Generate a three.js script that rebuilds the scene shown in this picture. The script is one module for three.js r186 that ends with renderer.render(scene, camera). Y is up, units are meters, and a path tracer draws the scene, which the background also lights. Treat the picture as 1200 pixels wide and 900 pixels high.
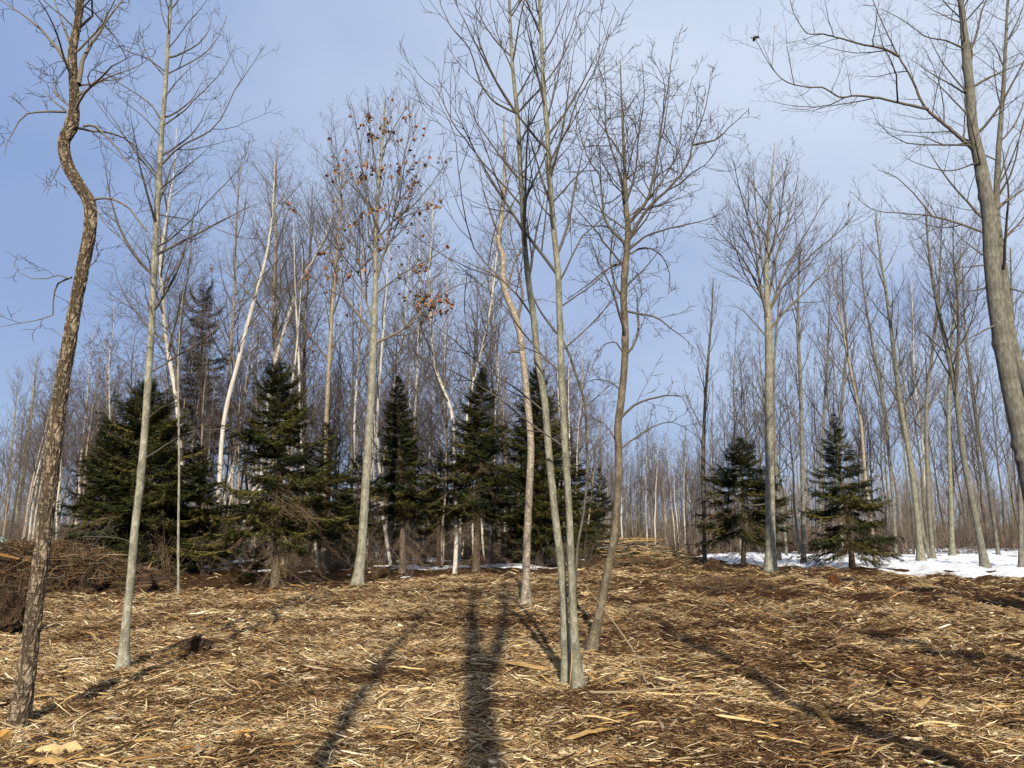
import * as THREE from 'three';
import { mergeVertices } from 'three/addons/utils/BufferGeometryUtils.js';

// ---------------------------------------------------------------- camera, sky, sun, exposure
const F = 873, CAMH = 1.6, HOR = 622;                 // photograph 1200 x 900: focal length, eye height, horizon row
const EXPOSURE = 1.35;                                // the photograph is exposed for the sunlit ground
const PITCH = Math.atan((HOR - 450) / F);
const scene = new THREE.Scene();
const camera = new THREE.PerspectiveCamera(2 * Math.atan(450 / F) * 180 / Math.PI, 4 / 3, 0.1, 2000);
camera.position.set(0, CAMH, 0);
camera.rotation.set(PITCH, 0, 0);

const matte = o => new THREE.MeshPhysicalMaterial({ specularIntensity: .22, ...o });   // bark, wood and earth hardly shine
const smooth = (a, b, x) => { const t = Math.min(1, Math.max(0, (x - a) / (b - a))); return t * t * (3 - 2 * t); };
const lerp = (a, b, t) => a + (b - a) * t;
function rng(seed) { let s = seed >>> 0; return () => { s = (s + 0x6D2B79F5) >>> 0; let t = s; t = Math.imul(t ^ (t >>> 15), t | 1); t ^= t + Math.imul(t ^ (t >>> 7), t | 61); return ((t ^ (t >>> 14)) >>> 0) / 4294967296; }; }
const hash = (x, y, z = 0) => { let h = Math.imul(x | 0, 374761393) ^ Math.imul(y | 0, 668265263) ^ Math.imul(z | 0, 2147483647 ^ 0x5bd1e995); h = Math.imul(h ^ (h >>> 13), 1274126177); return ((h ^ (h >>> 16)) >>> 0) / 4294967296; };
function vn(x, y, px = 0, py = 0, s = 0) {            // value noise, tiling when periods are given
  const x0 = Math.floor(x), y0 = Math.floor(y), fx = x - x0, fy = y - y0, u = fx * fx * (3 - 2 * fx), v = fy * fy * (3 - 2 * fy);
  const w = (a, p) => p ? ((a % p) + p) % p : a;
  const a = hash(w(x0, px), w(y0, py), s), b = hash(w(x0 + 1, px), w(y0, py), s), c = hash(w(x0, px), w(y0 + 1, py), s), d = hash(w(x0 + 1, px), w(y0 + 1, py), s);
  return a + (b - a) * u + (c - a) * v + (a - b - c + d) * u * v;
}
const fbm = (x, y, o = 4, s = 0) => { let a = 0, k = .5; for (let i = 0; i < o; i++) { a += k * vn(x, y, 0, 0, s + i); x *= 2.03; y *= 2.03; k *= .5; } return a / (1 - Math.pow(.5, o)); };
function pfbm(x, y, px, py, o = 4, s = 0) { let a = 0, k = .5; for (let i = 0; i < o; i++) { a += k * vn(x, y, px, py, s + i); x *= 2; y *= 2; px *= 2; py *= 2; k *= .5; } return a / (1 - Math.pow(.5, o)); }

{ // thin winter cloud over blue, thicker to the right
  const W = 1024, H = 512, d = new Float32Array(W * H * 4);
  for (let j = 0; j < H; j++) for (let i = 0; i < W; i++) {
    const az = ((i + .5) / W - .5) * 2 * Math.PI, el = ((j + .5) / H - .5) * Math.PI;
    const x = Math.cos(el) * Math.cos(az), z = Math.cos(el) * Math.sin(az), y = Math.max(0.02, Math.sin(el));
    const k = 1 / (y + .28), n = fbm(x * k * 1.1 + 7.3, z * k * 2.0 + 3.1, 5, 11), n2 = fbm(x * k * 2.6 + 1.7, z * k * 3.4 + 9.2, 5, 31);
    let c = -.30 + .62 * x + 1.75 * Math.min(y, .62) + (n - .5) * .8 + (n2 - .5) * .5;
    c = smooth(-.25, 1.2, c);
    const B = [.225, .345, .64], C = [.66, .75, .91], hz = Math.exp(-y * 5) * .9;
    for (let q = 0; q < 3; q++) d[(j * W + i) * 4 + q] = lerp(lerp(B[q], C[q], c), [.55, .68, .88][q], hz) / EXPOSURE;
    d[(j * W + i) * 4 + 3] = 1;
  }
  const sky = new THREE.DataTexture(d, W, H, THREE.RGBAFormat, THREE.FloatType);
  sky.mapping = THREE.EquirectangularReflectionMapping; sky.magFilter = sky.minFilter = THREE.LinearFilter; sky.needsUpdate = true;
  scene.background = sky; scene.environment = sky;
}
const SUN_EL = 31 * Math.PI / 180, SUN_AZ = new THREE.Vector2(0.0393, 1).normalize();   // behind the camera, a little to the right
const sun = new THREE.DirectionalLight(new THREE.Color().setRGB(1, .91, .74), 5);
sun.position.set(SUN_AZ.x * Math.cos(SUN_EL) * 80, Math.sin(SUN_EL) * 80, SUN_AZ.y * Math.cos(SUN_EL) * 80);
sun.castShadow = true; sun.shadow.mapSize.set(4096, 4096);
Object.assign(sun.shadow.camera, { left: -60, right: 60, top: 60, bottom: -60, near: 1, far: 260 });
scene.add(sun); scene.add(sun.target);
const renderer = new THREE.WebGLRenderer({ antialias: true });
renderer.toneMapping = THREE.LinearToneMapping; renderer.toneMappingExposure = EXPOSURE;
renderer.shadowMap.enabled = true;

// ---------------------------------------------------------------- from pixels to places
const cp = Math.cos(PITCH), sp = Math.sin(PITCH);
const V = (x, y, z) => new THREE.Vector3(x, y, z);
function ray(px, py) { const yc = (450 - py) / F; return [(px - 600) / F, yc * cp + sp, cp - yc * sp]; }
function at(px, py, D) { const [x, y, f] = ray(px, py), t = D / f; return V(x * t, CAMH + y * t, -D); }
const axial = p => { const y = p.y - CAMH; return -p.z * cp + y * sp; };            // depth along the lens axis
const pxOf = (x, z) => 600 + F * x / Math.max(.5, -z * cp - CAMH * sp);              // column of a ground point
const rad = (w, p) => w * .73 / 2 * axial(p) / F;
function height(x, z) {
  const r = Math.hypot(x, z), near = 1 - smooth(30, 60, r);
  let h = .16 * (fbm(x * .22 + 4, z * .22 + 9, 3, 3) - .5) + near * (.17 * (fbm(x * .9, z * .9, 3, 5) - .5) + .10 * (fbm(x * 3.1, z * 3.1, 3, 8) - .5));
  const right = smooth(.5, 4, x) * near;                                             // churned ruts and clods on the right
  const q = (x + .33 * z) * .62 + .7 * fbm(x * .5, z * .5, 2, 21);
  h += right * (.17 * (Math.abs((q % 1 + 1) % 1 - .5) * 2 - .5) * (.5 + fbm(x * .4, z * .4, 2, 44)) + .10 * (fbm(x * 1.6, z * 1.6, 3, 17) - .5));
  h += smooth(45, 75, r) * .5 * (fbm(x * .05, z * .05, 2, 61) - .3) ;
  h += smooth(90, 260, r) * 3 * fbm(x * .01 + 3, z * .01, 2, 62);
  return h;
}
function G(px, py) { const [x, y, f] = ray(px, py); let h = 0, p; for (let i = 0; i < 6; i++) { const t = (CAMH - h) / Math.max(.004, -y); p = V(x * t, h, -f * t); h = height(p.x, p.z); } p.y = h; return p; }

// ---------------------------------------------------------------- naming
const used = {};
function numbered(n) { const k = used[n] = (used[n] ?? -1) + 1; return k ? `${n}_${String(k).padStart(3, '0')}` : n; }
function put(o, name, label, category, group, kind) {
  o.name = numbered(name); o.userData.label = label;
  if (category) o.userData.category = category; if (group) o.userData.group = group; if (kind) o.userData.kind = kind;
  scene.add(o); return o;
}
function part(name, geo, mat, parent, kind) { const m = new THREE.Mesh(geo, mat); m.name = name; if (kind) m.userData.kind = kind; parent.add(m); return m; }

// ---------------------------------------------------------------- textures and materials
const enc = c => 255 * Math.pow(Math.min(1, Math.max(0, c)), 1 / 2.2);
function tex(w, h, fn, srgb = true) {
  const d = new Uint8Array(w * h * 4);
  for (let j = 0; j < h; j++) for (let i = 0; i < w; i++) { const c = fn(i / w, j / h), o = (j * w + i) * 4; for (let q = 0; q < 3; q++) d[o + q] = srgb ? enc(c[q]) : 255 * Math.min(1, Math.max(0, c[q])); d[o + 3] = 255; }
  const t = new THREE.DataTexture(d, w, h); t.wrapS = t.wrapT = THREE.RepeatWrapping; t.magFilter = THREE.LinearFilter; t.minFilter = THREE.LinearMipmapLinearFilter; t.generateMipmaps = true;
  if (srgb) t.colorSpace = THREE.SRGBColorSpace; t.needsUpdate = true; return t;
}
const mix3 = (a, b, t) => [lerp(a[0], b[0], t), lerp(a[1], b[1], t), lerp(a[2], b[2], t)];
// u runs once round per tile, v along the stem; a tile is 0.5 m by 1 m
function dashes(w, h, n, l0, l1, t0, t1, seed) { // short marks across the stem, wrapped
  const m = new Float32Array(w * h), rnd = rng(seed);
  for (let k = 0; k < n; k++) { const cx = rnd() * w, cy = rnd() * h, L = lerp(l0, l1, rnd() * rnd()), T = lerp(t0, t1, rnd()), a = .4 + .6 * rnd(); for (let j = -Math.ceil(T) - 1; j <= T + 1; j++) for (let i = -Math.ceil(L); i <= L; i++) { const d = (i / L) ** 2 + (j / T) ** 2; if (d < 1) { const o = (((Math.round(cy + j) % h) + h) % h) * w + ((Math.round(cx + i) % w) + w) % w; m[o] = Math.max(m[o], a * (1 - d * d)); } } }
  return (u, v) => m[Math.min(h - 1, Math.floor(v * h)) * w + Math.min(w - 1, Math.floor(u * w))];
}
const lent = dashes(256, 512, 900, 1.5, 16, .8, 2.2, 61), scar = dashes(256, 512, 26, 8, 40, 1.5, 5, 62), lich = dashes(256, 512, 170, 2, 11, 2, 9, 63);
const smoothTex = tex(256, 512, (u, v) => {
  const wv = v + .03 * pfbm(u * 6, v * 8, 6, 8, 2, 3), blot = pfbm(u * 4, wv * 9, 4, 9, 4, 7), fine = pfbm(u * 48, v * 30, 48, 30, 3, 9), str = pfbm(u * 26, v * 3, 26, 3, 3, 8), k = .28 + 1.0 * blot + .55 * (fine - .5) + .5 * (str - .5);
  let c = [.275 * k, .258 * k, .208 * k]; c = mix3(c, [.40, .39, .33], Math.max(lich(u, v) * .6, .7 * smooth(.58, .70, pfbm(u * 9, v * 16, 9, 16, 4, 12)))); c = mix3(c, [.075, .06, .045], Math.max(lent(u, v) * .55, scar(u, v) * .75)); return mix3(c, [.15, .155, .075], .45 * smooth(.52, .72, pfbm(u * 3, v * 4, 3, 4, 4, 19)));
});
const smoothBump = tex(256, 512, (u, v) => { const h = .5 + .5 * (pfbm(u * 30, v * 12, 30, 12, 3, 2) - .5) + .4 * lent(u, v) - .4 * scar(u, v); return [h, h, h]; }, false);
function ridge(u, v) { // furrowed plates, longer than wide
  const wob = pfbm(u * 8, v * 12, 8, 12, 3, 41) * 1.6, a = Math.abs(pfbm(u * 14 + wob, v * 9, 14, 9, 3, 42) - .5) * 2, b = Math.abs(pfbm(u * 9, v * 26 + wob, 9, 26, 3, 43) - .5) * 2;
  return smooth(.0, .30, Math.min(a, b * 1.5 + .03)) * (.6 + .4 * pfbm(u * 40, v * 60, 40, 60, 2, 44));
}
const roughTex = tex(512, 1024, (u, v) => { const r = ridge(u, v), n = pfbm(u * 30, v * 44, 30, 44, 3, 45), w = pfbm(u * 5, v * 9, 5, 9, 3, 46); return mix3([.07, .052, .038], mix3([.20, .165, .12], [.40, .345, .27], smooth(.3, .75, n)), r).map(c => c * (.6 + .75 * w)); });
const roughBump = tex(512, 1024, (u, v) => { const r = ridge(u, v); return [r, r, r]; }, false);
const bLent = dashes(256, 512, 420, 3, 26, .7, 2, 64), bScar = dashes(256, 512, 30, 6, 34, 3, 9, 65);
const birchTex = tex(256, 512, (u, v) => {
  const k = .8 + .3 * pfbm(u * 5, v * 6, 5, 6, 4, 51), len = bLent(u, v), blk = bScar(u, v);
  return mix3(mix3([.56 * k, .53 * k, .47 * k], [.08, .07, .06], Math.min(1, len * .8 + blk)), [.42, .27, .17], .4 * smooth(.6, .75, pfbm(u * 4, v * 5, 4, 5, 3, 55)));
});
const flakeTex = tex(256, 512, (u, v) => { // tawny, papery young bark
  const k = .6 + .8 * pfbm(u * 6, v * 12, 6, 12, 4, 71); return mix3([.235 * k, .192 * k, .143 * k], [.42, .36, .28], smooth(.6, .7, pfbm(u * 9, v * 30, 9, 30, 3, 72)));
});
const bark = (map, bump, scale, color = [1, 1, 1], rough = .9) => matte({ map, bumpMap: bump, bumpScale: scale, color: new THREE.Color().setRGB(...color), roughness: rough });
const plain = (r, g, b, rough = .9) => matte({ color: new THREE.Color().setRGB(r, g, b), roughness: rough });
const grainTex = tex(256, 256, (u, v) => { const k = .55 + .75 * pfbm(u * 26, v * 3, 26, 3, 4, 201) + .25 * (pfbm(u * 60, v * 12, 60, 12, 2, 204) - .5), d = smooth(.62, .72, pfbm(u * 8, v * 4, 8, 4, 4, 207)); return mix3([k, k * .97, k * .92], [.42, .33, .24], d * .6); });
const timber = (r, g, b) => matte({ map: grainTex, color: new THREE.Color().setRGB(r, g, b), roughness: .85 });
const soilTex = tex(256, 256, (u, v) => { const k = .4 + 1.1 * pfbm(u * 10, v * 10, 10, 10, 5, 211); return mix3([.05 * k, .033 * k, .021 * k], [.20, .13, .07], smooth(.60, .70, pfbm(u * 34, v * 30, 34, 30, 3, 215)) * .8); });
const M = {
  smooth: bark(smoothTex, smoothBump, .006, [.84, .84, .78]), pale: bark(smoothTex, smoothBump, .006, [1.02, 1.0, .97]), grey: bark(smoothTex, smoothBump, .006, [.66, .65, .66]), dark: bark(smoothTex, smoothBump, .006, [.45, .42, .40]),
  mid: bark(smoothTex, smoothBump, .010, [.56, .48, .41]), rough: bark(roughTex, roughBump, .016, [.92, .85, .75]), birch: bark(birchTex, null, 0), flake: bark(flakeTex, smoothBump, .006),
  limbDark: plain(.105, .092, .076), limbMid: plain(.125, .108, .085), limbPale: plain(.16, .138, .105), twig: plain(.088, .073, .062), twigMid: plain(.095, .076, .064), twigRed: plain(.112, .086, .074), twigGrey: plain(.115, .098, .082),
  spruceBark: bark(roughTex, roughBump, .006, [.85, .78, .72]), deadTwig: plain(.15, .105, .065),
  needle: [plain(.050, .066, .024, .75), plain(.108, .108, .030, .75), plain(.17, .148, .044, .75)], leafDead: plain(.27, .145, .075, .8),
  wood: [timber(.42, .275, .115), timber(.60, .44, .225), timber(.25, .145, .058), timber(.14, .083, .038), timber(.47, .26, .08), timber(.30, .23, .15), timber(.07, .044, .025)],
};

// ---------------------------------------------------------------- geometry builder
class GB {
  constructor() { this.p = []; this.n = []; this.uv = []; this.i = []; }
  tube(P, R, segs, opt = {}) {                          // P: points, R: radii
    const n = P.length, p = this.p, base0 = p.length / 3; let along = 0;
    let tx, ty, tz, ux = 0, uy = 0, uz = 0;
    const K = Math.max(1, Math.round(2 * Math.PI * R[0] / .5)), cols = opt.uv ? segs + 1 : segs;
    for (let a = 0; a < n; a++) {
      const A = P[Math.max(0, a - 1)], B = P[Math.min(n - 1, a + 1)];
      tx = B.x - A.x; ty = B.y - A.y; tz = B.z - A.z; let l = Math.hypot(tx, ty, tz) || 1; tx /= l; ty /= l; tz /= l;
      if (a === 0) { if (Math.abs(ty) < .9) { ux = 0; uy = 1; uz = 0; } else { ux = 1; uy = 0; uz = 0; } }
      const dd = ux * tx + uy * ty + uz * tz; ux -= dd * tx; uy -= dd * ty; uz -= dd * tz; l = Math.hypot(ux, uy, uz) || 1; ux /= l; uy /= l; uz /= l;
      const vx = ty * uz - tz * uy, vy = tz * ux - tx * uz, vz = tx * uy - ty * ux;
      if (a) along += P[a].distanceTo(P[a - 1]);
      for (let j = 0; j < cols; j++) {
        const th = j / segs * 2 * Math.PI, c = Math.cos(th), s = Math.sin(th), nx = ux * c + vx * s, ny = uy * c + vy * s, nz = uz * c + vz * s;
        const r = R[a] * (opt.lump ? opt.lump(j % segs / segs, along, a) : 1);
        p.push(P[a].x + nx * r, P[a].y + ny * r, P[a].z + nz * r); this.n.push(nx, ny, nz); this.uv.push(j / segs * K, along);
      }
    }
    for (let a = 0; a < n - 1; a++) for (let j = 0; j < segs; j++) {
      const q = base0 + a * cols + j, q2 = base0 + a * cols + (opt.uv ? j + 1 : (j + 1) % segs), w = q + cols, w2 = q2 + cols;
      this.i.push(q, q2, w2, q, w2, w);
    }
  }
  tri(a, b, c, nrm) { const k = this.p.length / 3; this.p.push(...a, ...b, ...c); for (let q = 0; q < 3; q++) { this.n.push(...nrm); this.uv.push(0, 0); } this.i.push(k, k + 1, k + 2); }
  geo(recompute) {
    const g = new THREE.BufferGeometry(); g.setAttribute('position', new THREE.Float32BufferAttribute(this.p, 3)); g.setAttribute('normal', new THREE.Float32BufferAttribute(this.n, 3)); g.setAttribute('uv', new THREE.Float32BufferAttribute(this.uv, 2));
    g.setIndex(this.i); if (recompute) g.computeVertexNormals(); return g;
  }
}

// ---------------------------------------------------------------- bare trees
// a species: how its limbs divide. level 0 springs from limbs, 1 from those, 2 the last twigs
const SP = {
  maple: { ang: [.85, .8, .8], dens: [3.6, 5.0, 6.0], ratio: [.48, .46, .5], up: [.10, .10, .06], wig: .16, lmin: .14, rk: .0075, rmin: .0026, lv: 3 },
  fine: { ang: [.7, .7, .7], dens: [3.4, 4.6, 5.6], ratio: [.5, .5, .55], up: [.16, .12, .10], wig: .13, lmin: .16, rk: .008, rmin: .004, lv: 3 },
  open: { ang: [.66, .6, .62], dens: [2.3, 2.4, 2.2], ratio: [.6, .5, .44], up: [.10, .08, .06], wig: .10, lmin: .18, rk: .0065, rmin: .0034, lv: 3 },
  gnarl: { ang: [.9, .95, .95], dens: [3.4, 4.8, 5.4], ratio: [.46, .48, .5], up: [.05, .05, .03], wig: .30, lmin: .12, rk: .009, rmin: .0028, lv: 3 },
  birch: { ang: [.7, .75, .8], dens: [3.2, 4.6, 5.4], ratio: [.5, .5, .55], up: [.02, -.03, -.06], wig: .16, lmin: .18, rk: .0065, rmin: .0042, lv: 3 },
};
const lenOf = P => { let l = 0; for (let i = 1; i < P.length; i++) l += P[i].distanceTo(P[i - 1]); return l; };
function sample(b, t) { const f = t * (b.p.length - 1), i = Math.min(b.p.length - 2, Math.floor(f)), k = f - i; return { p: b.p[i].clone().lerp(b.p[i + 1], k), d: b.p[i + 1].clone().sub(b.p[i]).normalize(), r: lerp(b.r[i], b.r[i + 1], k) }; }
function shoot(p0, dir, L, r0, nseg, up, wig, rnd, rmin) {
  const p = [p0.clone()], r = [r0], d = dir.clone(), c = V(rnd() - .5, rnd() - .5, rnd() - .5).multiplyScalar(wig * .9);
  for (let i = 1; i <= nseg; i++) {
    d.x += (rnd() - .5) * wig * 2 + c.x; d.y += up + (rnd() - .5) * wig * 2 + c.y; d.z += (rnd() - .5) * wig * 2 + c.z; d.normalize();
    p.push(p[i - 1].clone().addScaledVector(d, L / nseg)); r.push(Math.max(rmin * (i === nseg ? .45 : .9), r0 * Math.pow(1 - i / nseg, .75)));
  }
  return { p, r };
}
function divide(b, lvl, S, rnd, gb, t0 = .12, mult = 1, dens = 1) {
  const L = lenOf(b.p), n = Math.max(2, Math.round(L * S.dens[lvl] * dens)); let phi = rnd() * 6.28; const e = V(0, 0, 0), f = V(0, 0, 0);
  for (let i = 0; i < n; i++) {
    const t = lerp(t0, .985, (i + rnd() * .9) / n), s = sample(b, t); phi += 2.4 + (rnd() - .5) * 1.2;
    e.set(Math.abs(s.d.y) < .9 ? 0 : 1, Math.abs(s.d.y) < .9 ? 1 : 0, 0).cross(s.d).normalize(); f.crossVectors(s.d, e);
    const a = S.ang[lvl] * (.7 + .6 * rnd()), dir = s.d.clone().multiplyScalar(Math.cos(a)).addScaledVector(e, Math.cos(phi) * Math.sin(a)).addScaledVector(f, Math.sin(phi) * Math.sin(a));
    const l = Math.max(S.lmin, mult * S.ratio[lvl] * L * (1.1 - .8 * t) * (.5 + .8 * rnd())), r0 = Math.max(S.rmin, Math.min(s.r * .72, l * S.rk));
    const c = shoot(s.p, dir, l, r0, lvl === 0 ? 6 : lvl === 1 ? (S.far ? 4 : 5) : (S.far ? 2 : 3), S.up[lvl], S.wig, rnd, S.rmin);
    gb.tube(c.p, c.r, lvl === 0 ? 4 : 3);
    if (lvl + 1 < S.lv) divide(c, lvl + 1, S, rnd, gb, .15, 1, dens);
  }
}
function spline(pts, radii, step) {                     // even, smooth resampling
  const c = new THREE.CatmullRomCurve3(pts, false, 'centripetal'), L = lenOf(pts), n = Math.max(3, Math.ceil(L / step)), p = [], r = [];
  for (let i = 0; i <= n; i++) { const t = i / n; p.push(c.getPoint(t)); const f = t * (pts.length - 1), k = Math.min(pts.length - 2, Math.floor(f)); r.push(lerp(radii[k], radii[k + 1], f - k)); }
  return { p, r };
}
let seedN = 100;
function tracedTree(o) {
  const rnd = rng(o.seed ?? (seedN += 37)), S = { ...SP[o.sp || 'maple'], ...(o.S || {}) };
  const base = o.base ? o.base.clone() : G(o.trunk[0][0], o.trunk[0][1]), D = -base.z, g = new THREE.Group();
  if (o.base) base.y = height(base.x, base.z);
  g.position.copy(base);
  if (D > 24) S.far = true;
  const loc = (x, y, d) => at(x, y, d).sub(base), R = (w, q) => rad(w, q.clone().add(base));
  let tp, tr;
  if (o.own) { tp = o.own.map(a => V(a[0], a[1], a[2])); tr = o.own.map(a => a[3]); }
  else { const dz = o.lean || 0, n = o.trunk.length - 1; tp = o.trunk.map((a, i) => i === 0 ? V(0, 0, 0) : loc(a[0], a[1], D + dz * i / n)); tr = o.trunk.map((a, i) => R(a[2], tp[i])); }
  const T = spline(tp, tr, o.step || .16);
  T.p.unshift(T.p[0].clone().add(V(0, -.25, 0))); T.r.unshift(T.r[0] * 1.1);
  for (let i = 0; i < T.p.length; i++) T.r[i] *= 1 + (o.flare ?? .65) * Math.exp(-Math.max(0, T.p[i].y) / (.10 + T.r[0]));
  const ph = rnd() * 50, tb = new GB(), knots = Array.from({ length: 14 }, () => [rnd(), rnd() * lenOf(T.p) * .8, .05 + .05 * rnd(), .14 + .22 * rnd()]), knot = (u, s) => { let k = 0; for (const [a, b, w, h] of knots) { const du = Math.min(Math.abs(u - a), 1 - Math.abs(u - a)) / .11, ds = (s - b) / w; if (Math.abs(ds) < 3) k += h * Math.exp(-du * du - ds * ds); } return k; };
  tb.tube(T.p, T.r, o.segs || 12, { uv: true, lump: o.lump || ((u, s) => { const w = Math.cos(u * 6.283), q = Math.sin(u * 6.283); return 1 + .10 * (fbm(w * 1.2 + ph, s * 1.7 + q * 1.2, 3, 7) - .5) + .20 * Math.exp(-s * 3.2) * Math.cos(u * 6.283 * 4 + ph) + knot(u, s); }) });
  part('trunk', tb.geo(true), o.bark || M.smooth, g);
  const crown = new GB(), limbMat = o.limbMat || M.limbMid;
  const near = D < 24 && D > 0, all = [crown.p], limb = (b, seg) => { const lb = new GB(), tw = near ? new GB() : crown; lb.tube(b.p, b.r, seg); const m = part('limb', lb.geo(), limbMat, g); divide(b, 0, S, rnd, tw, .1, o.mult || 1, o.dens || 1); if (near) { part('twigs', tw.geo(), o.twigMat || M.twig, m, 'stuff'); all.push(tw.p); } };
  for (const l of o.limbs || []) {
    const n = l.length - 1, dz = l.dz ?? (rnd() - .5) * .9; let len = 0; for (let i = 1; i <= n; i++) len += Math.hypot(l[i][0] - l[i - 1][0], l[i][1] - l[i - 1][1]);
    const m = len * D / F * dz, w0 = l.w || 4, tip = l.tip ?? .8, pts = l.map((a, i) => loc(a[0], a[1], D + (i === 0 ? (o.lean || 0) * .4 : (o.lean || 0) * .4 + m * i / n))), rr = l.map((a, i) => R(lerp(w0 * (o.lw ?? 1), tip, Math.pow(i / n, .8)), pts[i]));
    const s = spline(pts, rr, .12); for (let i = 2; i < s.p.length - 1; i++) { s.p[i].x += (rnd() - .5) * .012; s.p[i].y += (rnd() - .5) * .012; s.p[i].z += (rnd() - .5) * .012; }
    limb(s, 7);
  }
  // limbs the photograph shows only as a tangle: all round the stem
  const X = o.extra; if (X) { const L = lenOf(T.p); let phi = rnd() * 6; for (let i = 0; i < X.n; i++) {
    const t = lerp(X.t0, X.t1 ?? .97, (i + rnd() * .8) / X.n), s = sample(T, t); phi += 2.4 + (rnd() - .5);
    const a = (X.ang ?? .8) * (.8 + .4 * rnd()), up = Math.cos(a), dir = s.d.clone().multiplyScalar(up).add(V(Math.cos(phi), 0, Math.sin(phi)).multiplyScalar(Math.sin(a))).normalize();
    const l = (X.len ?? .3) * L * (1.15 - t * .8) * (.6 + .6 * rnd()); limb(shoot(s.p, dir, l, Math.max(.005, Math.min(s.r * .6, l * .012)), 9, X.up ?? .08, S.wig * .6, rnd, S.rmin * 1.3), 5);
  } }
  divide({ p: T.p.slice(-Math.ceil(T.p.length * .25)), r: T.r.slice(-Math.ceil(T.p.length * .25)) }, 1, S, rnd, crown, .2, .8);
  if (o.dress) o.dress(g, { p: near ? all.flat() : crown.p }, rnd);
  part('crown', crown.geo(), o.twigMat || M.twig, g, 'stuff');
  return put(g, o.name, o.label, o.category || 'tree', o.group);
}
const W = (w, pts, more = {}) => Object.assign(pts, { w }, more);

// ---------------------------------------------------------------- the ground
const edgePx = [[-400, 17], [0, 18.5], [150, 20], [300, 21.5], [420, 24.5], [600, 28], [690, 30], [712, 44], [735, 60], [800, 52], [850, 38], [950, 33], [1060, 29], [1130, 26], [1200, 25], [1600, 24]];
function table(t, x) { if (x <= t[0][0]) return t[0][1]; for (let i = 1; i < t.length; i++) if (x <= t[i][0]) return lerp(t[i - 1][1], t[i][1], (x - t[i - 1][0]) / (t[i][0] - t[i - 1][0])); return t[t.length - 1][1]; }
const cleared = (x, z) => z > -1 ? 1 : 1 - smooth(-1.2, 1.6, -z - table(edgePx, pxOf(x, z)) - 3 * (fbm(x * .3, z * .3, 3, 71) - .5));   // 1 in the mulched clearing
const soilAt = (x, z) => {                                                            // bare dark earth showing through, more on the right
  const p = fbm(x * .55 + 11, z * .55 + 5, 4, 81), q = fbm(x * 1.7, z * 1.7, 3, 83), r = smooth(-.5, 3.5, x), d = -z;
  const spot = Math.max(0, 1 - Math.hypot((x - 1.75) / 1.5, (z + 6.6) / 1.0)) * .9 + Math.max(0, 1 - Math.hypot((x + .35) / .9, (z + 5.6) / .7)) * .45;
  return Math.min(1, smooth(.49, .62, p * .62 + q * .38 + .125 * r - .068 + spot * .4));
};
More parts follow.
